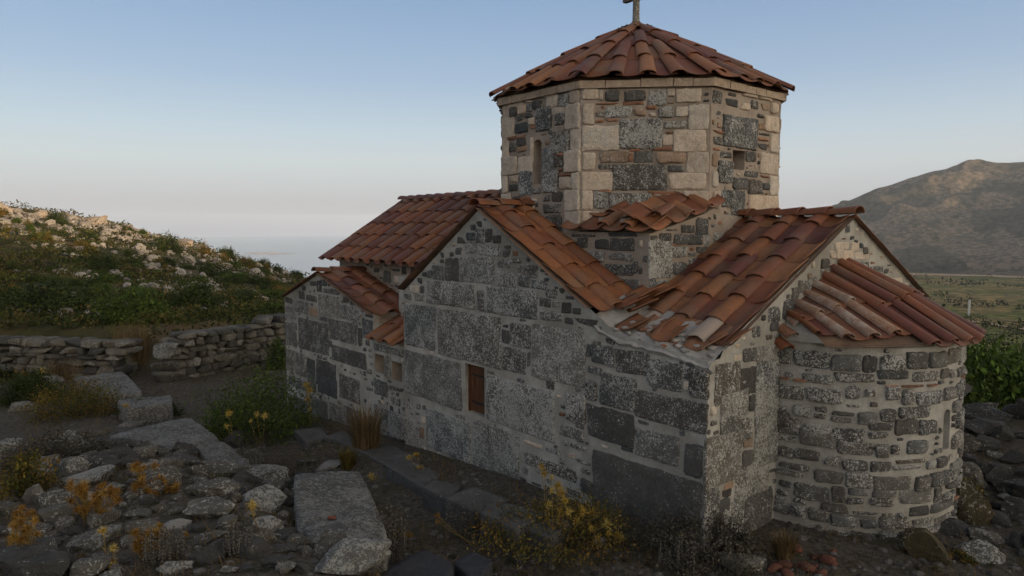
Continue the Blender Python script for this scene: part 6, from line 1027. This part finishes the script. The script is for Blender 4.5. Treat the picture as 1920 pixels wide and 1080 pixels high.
# scrub cover and rock rubble of the hillside (uncountable)
def scatter_cover():
    C_=[];K_=[];pal=[(.034,.046,.010),(.050,.058,.012),(.075,.068,.018),(.024,.032,.009),(.085,.064,.022)]
    for i in range(3800):
        a=-38+random.random()*36; r=24*(150/24.)**random.random(); ar=math.radians(a)
        x=r*(math.cos(ar)*FX+math.sin(ar)*RXX); y=r*(math.cos(ar)*FY+math.sin(ar)*RXY)
        if nz(x,y,3,.09)<-.3 or -22.6<x: continue
        w=random.uniform(.25,.8)*(.6+r/70.); h=w*random.uniform(.25,.5); z=H(x,y); p=random.choice(pal); g=random.uniform(.6,1.4)
        m=34
        q=rng.normal(size=(m,3)); q/=np.linalg.norm(q,axis=1)[:,None]; q*=rng.uniform(.6,1.05,(m,1)); q[:,2]=np.abs(q[:,2])
        C_.append(q*np.array([w,w,h*1.6])+np.array([x,y,z])); c=np.ones((m,4)); c[:,:3]=np.array(p)*g*rng.uniform(.7,1.3,(m,1)); K_.append((c,w*.13))
    for i in range(1100):   # valley thickets
        a=23+random.random()*20; r=90*(1150/90.)**random.random(); ar=math.radians(a)
        x=r*(math.cos(ar)*FX+math.sin(ar)*RXX); y=r*(math.cos(ar)*FY+math.sin(ar)*RXY)
        if nz(x,y,8,1/70.)<-.02: continue
        w=random.uniform(.8,2.2)*(.7+r/260.); h=w*random.uniform(.35,.7); z=H(x,y); p=random.choice(pal[:4]); g=random.uniform(.6,1.4); m=30
        q=rng.normal(size=(m,3)); q/=np.linalg.norm(q,axis=1)[:,None]; q*=rng.uniform(.6,1.05,(m,1)); q[:,2]=np.abs(q[:,2])
        C_.append(q*np.array([w,w,h*1.5])+np.array([x,y,z])); c=np.ones((m,4)); c[:,:3]=np.array(p)*g*rng.uniform(.7,1.3,(m,1)); K_.append((c,w*.2))
    vs=[];cs=[]
    for c,(k,s) in zip(C_,K_):
        v,cc=leaves(c,s,k,1.6,.3); vs.append(v); cs.append(cc)
    v=np.concatenate(vs); cc=np.concatenate(cs); me=bpy.data.meshes.new('scrub'); me.from_pydata(v.tolist(),[],np.arange(len(v)).reshape(-1,4).tolist()); me.materials.append(LEAF)
    at=me.color_attributes.new('Col','FLOAT_COLOR','POINT'); at.data.foreach_set('color',cc.astype(np.float32).ravel())
    tag(link('scrub_cover',me),'low maquis scrub covering the hillside and the valley',None,None,'stuff')
scatter_cover()
mb=MB()
for i in range(4200):
    a=-38+random.random()*(20.5); r=(85+55*random.random()**.8) if i%4 else 27*(110/27.)**random.random()
    ar=math.radians(a); x=r*(math.cos(ar)*FX+math.sin(ar)*RXX); y=r*(math.cos(ar)*FY+math.sin(ar)*RXY)
    if r>84 and (nz(x,y,9,.16)<-.18 or random.random()<.1): continue
    if r>84:
        # the outcrop band follows the skyline
        edge_=100+ (a+38)*1.3
        if r<edge_ and random.random()<.75: continue
        s=random.uniform(.18,.5)*(2.0 if random.random()<.08 else 1)
    else:
        if nz(x,y,3,.13)>-.26 and random.random()<.97: continue
        s=random.uniform(.1,.32)*(.6+r/60)
    sub=2
    vs,fs=rock_verts(sub,s*1.6,s*1.4,s*1.25,5,7,.10,x,y,H(x,y),random.uniform(0,3.1),.25); g=random.uniform(.55,1.25)
    mb.add(vs,fs,0,(.235*g,.21*g,.18*g,.12))
tag(mb.build('hillside_rubble',ROCK,None,False),'pale limestone rubble spilling down the left hillside',None,None,'stuff')
for x,y,s in PL['skyrocks'][::3]:
    vs,fs=rock_verts(3,s*1.8,s*1.5,s*1.3,5,10,.12,0,0,0,random.uniform(0,3),.3); mb=MB(); mb.add(vs,fs,0,(.27,.225,.175,.12))
    tag(mb.build('outcrop_rock',ROCK,None,False,(x,y,H(x,y))),'pale limestone outcrop rock on the crest of the left hill','rock','outcrop rocks on the left skyline')
# short dry grass and herbs growing between the stones (uncountable)
mb=MB()
for i in range(30000):
    x=random.uniform(-15,-4.2); y=random.uniform(.2,6.2)
    if i%6==0: x=random.uniform(-4.7,-1.5); y=random.uniform(5.2,12)
    if i%4==0: x=random.uniform(-23,-13); y=random.uniform(1.2,9)
    if nz(x,y,5,1.3)<-.02 or any(inpoly(x,y,P,0.02) for P in slabpolys): continue
    z=H(x,y); h=random.uniform(.03,.14)*(1.8 if random.random()<.12 else 1); d=random.uniform(0,6.28); l=h*random.uniform(.2,1.3); w=.0035
    c=random.choice([(.16,.11,.05),(.12,.085,.04),(.09,.075,.03),(.20,.12,.04),(.06,.06,.02)]); px,py=-math.sin(d)*w,math.cos(d)*w
    mb.add([(x-px,y-py,z),(x+px,y+py,z),(x+math.cos(d)*l,y+math.sin(d)*l,z+h)],[(0,1,2)],0,(*c,1))
tag(mb.build('dry_grass',LEAF,None,False),'short dry grass and herbs sprouting between the stones',None,None,'stuff')
HC=[];HK=[]
for i in range(420):
    x=random.uniform(-13,-5.4); y=random.uniform(.1,4.6)
    if i%4==0: x=random.uniform(-6.6,-3.2); y=random.uniform(4.4,6.0)
    if i%9==0: x=random.uniform(-3.8,-1.8); y=random.uniform(6.5,9)
    if any(inpoly(x,y,P,0.05) for P in slabpolys): continue
    w=random.uniform(.05,.17); m=70; q=rng.normal(size=(m,3)); q/=np.linalg.norm(q,axis=1)[:,None]; q*=rng.uniform(.2,1.05,(m,1)); q[:,2]=np.abs(q[:,2])
    HC.append(q*np.array([w,w,w*random.uniform(.6,1.3)])+np.array([x,y,H(x,y)])); c=np.ones((m,4)); p=random.choice([(.055,.048,.03),(.04,.045,.018),(.075,.06,.03),(.10,.07,.03)]); c[:,:3]=np.array(p)*rng.uniform(.6,1.5,(m,1)); HK.append(c)
v,cc=leaves(np.concatenate(HC),.009,np.concatenate(HK),3.2,.8); me=bpy.data.meshes.new('herbs'); me.from_pydata(v.tolist(),[],np.arange(len(v)).reshape(-1,4).tolist()); me.materials.append(LEAF)
at=me.color_attributes.new('Col','FLOAT_COLOR','POINT'); at.data.foreach_set('color',cc.astype(np.float32).ravel())
tag(link('low_herbs',me),'small dry herbs growing in the cracks between the fieldstones',None,None,'stuff')
# dry grasses and seed stalks
def blade_tuft(x,y,W,Hh,k,lab):
    mb=MB(); R=W/2
    if k in ('straw','olive'):
        pal=[(.19,.13,.06),(.14,.095,.045),(.10,.07,.035)] if k=='straw' else [(.13,.10,.025),(.09,.08,.02),(.16,.11,.03)]
        n=int(260+300*min(1.5,W))
        for i in range(n):
            a=random.uniform(0,6.28); r=R*.45*math.sqrt(random.random())*(1 if W<1 else 2); bx,by=r*math.cos(a),r*math.sin(a)
            h=Hh*random.uniform(.45,1.1); l=R*random.uniform(.2,1.)*(1 if W<1 else .4); w=.004+.002*random.random(); c=random.choice(pal); d=random.uniform(0,6.28) if W>1 else a+random.gauss(0,.6)
            p=[(bx,by,0),(bx+math.cos(d)*l*.3,by+math.sin(d)*l*.3,h*.6),(bx+math.cos(d)*l,by+math.sin(d)*l,h)]
            px,py=-math.sin(d)*w,math.cos(d)*w
            mb.add([(p[0][0]-px,p[0][1]-py,0),(p[0][0]+px,p[0][1]+py,0),(p[1][0]+px,p[1][1]+py,p[1][2]),(p[1][0]-px,p[1][1]-py,p[1][2]),p[2]],[(0,1,2,3),(3,2,4)],0,(*c,1))
    else:
        n=int(min(130,22+60*W)); hd=(.10,.092,.078,1) if k=='sage' else (.2,.14,.05,1)
        for i in range(n):
            bx,by=random.uniform(-R,R),random.uniform(-R*.5,R*.5); h=Hh*random.uniform(.5,1.05); dx,dy=random.gauss(0,.08)*Hh,random.gauss(0,.08)*Hh
            tube(mb,[(bx,by,0),(bx+dx*.4,by+dy*.4,h*.5),(bx+dx,by+dy,h)],.003,0,(.055,.048,.038,1),3)
            m=random.randint(4,7)
            for j in range(m):
                t=.35+.65*j/(m-1); s=random.uniform(.007,.012)*(1 if Hh<.6 else 1.3); cx,cy,cz=bx+dx*t,by+dy*t,h*t; vs,fs=ICO[1]
                mb.add([(cx+v.x*s,cy+v.y*s,cz+v.z*s*.8) for v in vs],fs,0,hd)
    o=mb.build('grass_tuft' if k in('straw','olive') else 'seed_stalks',STEM if k not in('straw','olive') else LEAF,None,False,(x,y,H(x,y)-.01))
    o.rotation_euler=(0,0,math.atan2(y,x)+math.pi/2); tag(o,lab,'dry grass' if k in ('straw','olive') else 'dry plant')
for x,y,W,Hh,k,lab in PL['tuft']: blade_tuft(x,y,W,Hh,k,lab)
# thistles
def thistle(x,y,heads,col,lab):
    e=bpy.data.objects.new('thistle',None); COL.objects.link(e); e.location=(x,y,H(x,y)-.01); tag(e,lab,'thistle','dry thistles among the stones')
    pal=[(.27,.145,.03),(.22,.115,.025),(.34,.20,.045)] if col=='o' else [(.42,.29,.06),(.34,.23,.05),(.48,.36,.10)]
    st=MB()
    for hx,hy,hz,s in heads:
        hz=max(hz,.04); b=(hx*.25+random.gauss(0,.02),hy*.25+random.gauss(0,.02),0); m=(hx*.7,hy*.7,hz*.55)
        tube(st,[b,m,(hx,hy,hz)],[.005,.004,.003],0,(.20,.14,.05,1),4)
        for j in range(7):  # spiny leaves along the stem
            t=random.uniform(.25,.95); c=V(m).lerp(V((hx,hy,hz)),max(0,(t-.5)*2)) if t>.5 else V(b).lerp(V(m),t*2); d=V((random.gauss(0,1),random.gauss(0,1),random.uniform(.1,1))).normalized()*s*random.uniform(.7,1.4); q=d.cross(V((0,0,1))).normalized()*s*.1
            st.add([c-q,c+q,c+d],[(0,1,2)],0,(*random.choice(pal),1))
    st.build('stem',LEAF,e,False)
    for hx,hy,hz,s in heads:
        hz=max(hz,.04); hb=MB(); c0=random.choice(pal)
        for j in range(90):
            d=V((random.gauss(0,1),random.gauss(0,1),random.gauss(.35,1))).normalized(); l=s*random.uniform(.5,1.45); q=d.cross(V((random.gauss(0,1),random.gauss(0,1),random.gauss(0,1)))).normalized()*s*.065; g=random.uniform(.6,1.3)
            hb.add([d*s*.15-q,d*s*.15+q,d*l],[(0,1,2)],0,(c0[0]*g,c0[1]*g,c0[2]*g,1))
        hb.build('flower_head',LEAF,e,False,(hx,hy,hz))
for x,y,hs,c,lab in PL['thistle']: thistle(x,y,hs,c,lab)
# ======================= AIR, SKY, LIGHT, CAMERA =======================
HZ=0.9e-4
if HZ>0:
    mb=MB(); box(mb,(-11500,-11500,-130),(11500,11500,235)); hz=mb.build('haze',IRON,None,False)
    m=bpy.data.materials.new('air'); m.use_nodes=True; nt=m.node_tree; nt.nodes.remove(nt.nodes['Principled BSDF'])
    pv=nt.nodes.new('ShaderNodeVolumePrincipled'); pv.inputs['Color'].default_value=(.74,.86,1.,1); pv.inputs['Density'].default_value=HZ; pv.inputs['Anisotropy'].default_value=0
    nt.links.new(pv.outputs[0],nt.nodes['Material Output'].inputs['Volume']); hz.data.materials.clear(); hz.data.materials.append(m)
    tag(hz,'thin morning haze over the sea and the valley',None,None,'stuff')
sa=math.radians(SUN_OFF); sun_h=V((FX*math.cos(sa)+RXX*math.sin(sa),FY*math.cos(sa)+RXY*math.sin(sa),0)); el=math.radians(SUN_EL)
to_sun=(sun_h*math.cos(el)+V((0,0,math.sin(el)))).normalized()
w=bpy.data.worlds.new('World'); S.world=w; w.use_nodes=True; nt=w.node_tree; bg=nt.nodes['Background']
sky=nt.nodes.new('ShaderNodeTexSky'); sky.sky_type='NISHITA'; sky.sun_disc=False; sky.sun_elevation=el; sky.sun_rotation=math.atan2(to_sun.x,to_sun.y); sky.altitude=120; sky.dust_density=1.5; sky.ozone_density=2.
tc=nt.nodes.new('ShaderNodeTexCoord'); sp=nt.nodes.new('ShaderNodeSeparateXYZ'); nt.links.new(tc.outputs['Generated'],sp.inputs[0])
cr=nt.nodes.new('ShaderNodeValToRGB'); nt.links.new(sp.outputs['Z'],cr.inputs[0])
stops=[(0.,(.46,.44,.52)),(.03,(.54,.53,.60)),(.06,(.65,.67,.72)),(.09,(.71,.76,.80)),(.13,(.63,.74,.84)),(.20,(.44,.58,.78)),(.32,(.27,.42,.68)),(.5,(.38,.41,.50)),(1.,(.48,.46,.45))]
el_=cr.color_ramp.elements
while len(el_)<len(stops): el_.new(.5)
for e,(p,c) in zip(el_,stops): e.position=p; e.color=(*c,1)
sc=nt.nodes.new('ShaderNodeMix'); sc.data_type='RGBA'; sc.blend_type='MULTIPLY'; sc.inputs[0].default_value=1.; sc.inputs[7].default_value=(7.0,)*3+(1,)
nt.links.new(cr.outputs[0],sc.inputs[6])
mx=nt.nodes.new('ShaderNodeMix'); mx.data_type='RGBA'; mx.inputs[0].default_value=.75; nt.links.new(sky.outputs[0],mx.inputs[6]); nt.links.new(sc.outputs[2],mx.inputs[7])
vd=nt.nodes.new('ShaderNodeVectorMath'); vd.operation='DOT_PRODUCT'; vd.inputs[1].default_value=(sun_h.x,sun_h.y,0); nt.links.new(tc.outputs['Generated'],vd.inputs[0])
gl=mth(nt,'POWER',mth(nt,'MAXIMUM',vd.outputs['Value'],0.),1.3); gz=mth(nt,'POWER',mth(nt,'SUBTRACT',1.,mth(nt,'MAXIMUM',sp.outputs['Z'],0.),True),4.0); gl=mth(nt,'MULTIPLY',gl,gz)
gc=nt.nodes.new('ShaderNodeMix'); gc.data_type='RGBA'; gc.blend_type='ADD'; gc.inputs[0].default_value=1.
g2=nt.nodes.new('ShaderNodeMix'); g2.data_type='RGBA'; g2.blend_type='MULTIPLY'; g2.inputs[0].default_value=1.; nt.links.new(grey(nt,gl),g2.inputs[6]); g2.inputs[7].default_value=(76.,62.,43.,1)
nt.links.new(mx.outputs[2],gc.inputs[6]); nt.links.new(g2.outputs[2],gc.inputs[7])
nt.links.new(gc.outputs[2],bg.inputs[0]); bg.inputs[1].default_value=.1
ld=bpy.data.lights.new('sun','SUN'); ld.energy=4.0; ld.angle=math.radians(.55); ld.color=(1.,.72,.45); lo=bpy.data.objects.new('sun',ld); COL.objects.link(lo); lo.rotation_euler=to_sun.to_track_quat('Z','Y').to_euler(); lo.location=(30,-30,60)
cd=bpy.data.cameras.new('camera'); cam=bpy.data.objects.new('camera',cd); COL.objects.link(cam); S.camera=cam
cd.sensor_width=36.; cd.lens=36.*1330./1920.; cd.clip_start=.05; cd.clip_end=30000; cam.location=(0,0,3.5)
pt=math.atan(110/1330.); d=V((FX*math.cos(pt),FY*math.cos(pt),-math.sin(pt))); cam.rotation_euler=d.to_track_quat('-Z','Y').to_euler()
S.view_settings.view_transform='Standard'; S.view_settings.look='None'; S.view_settings.gamma=1; S.view_settings.use_curve_mapping=False; S.view_settings.exposure=.52
S.cycles.volume_bounces=1; S.cycles.max_bounces=6; S.cycles.diffuse_bounces=3
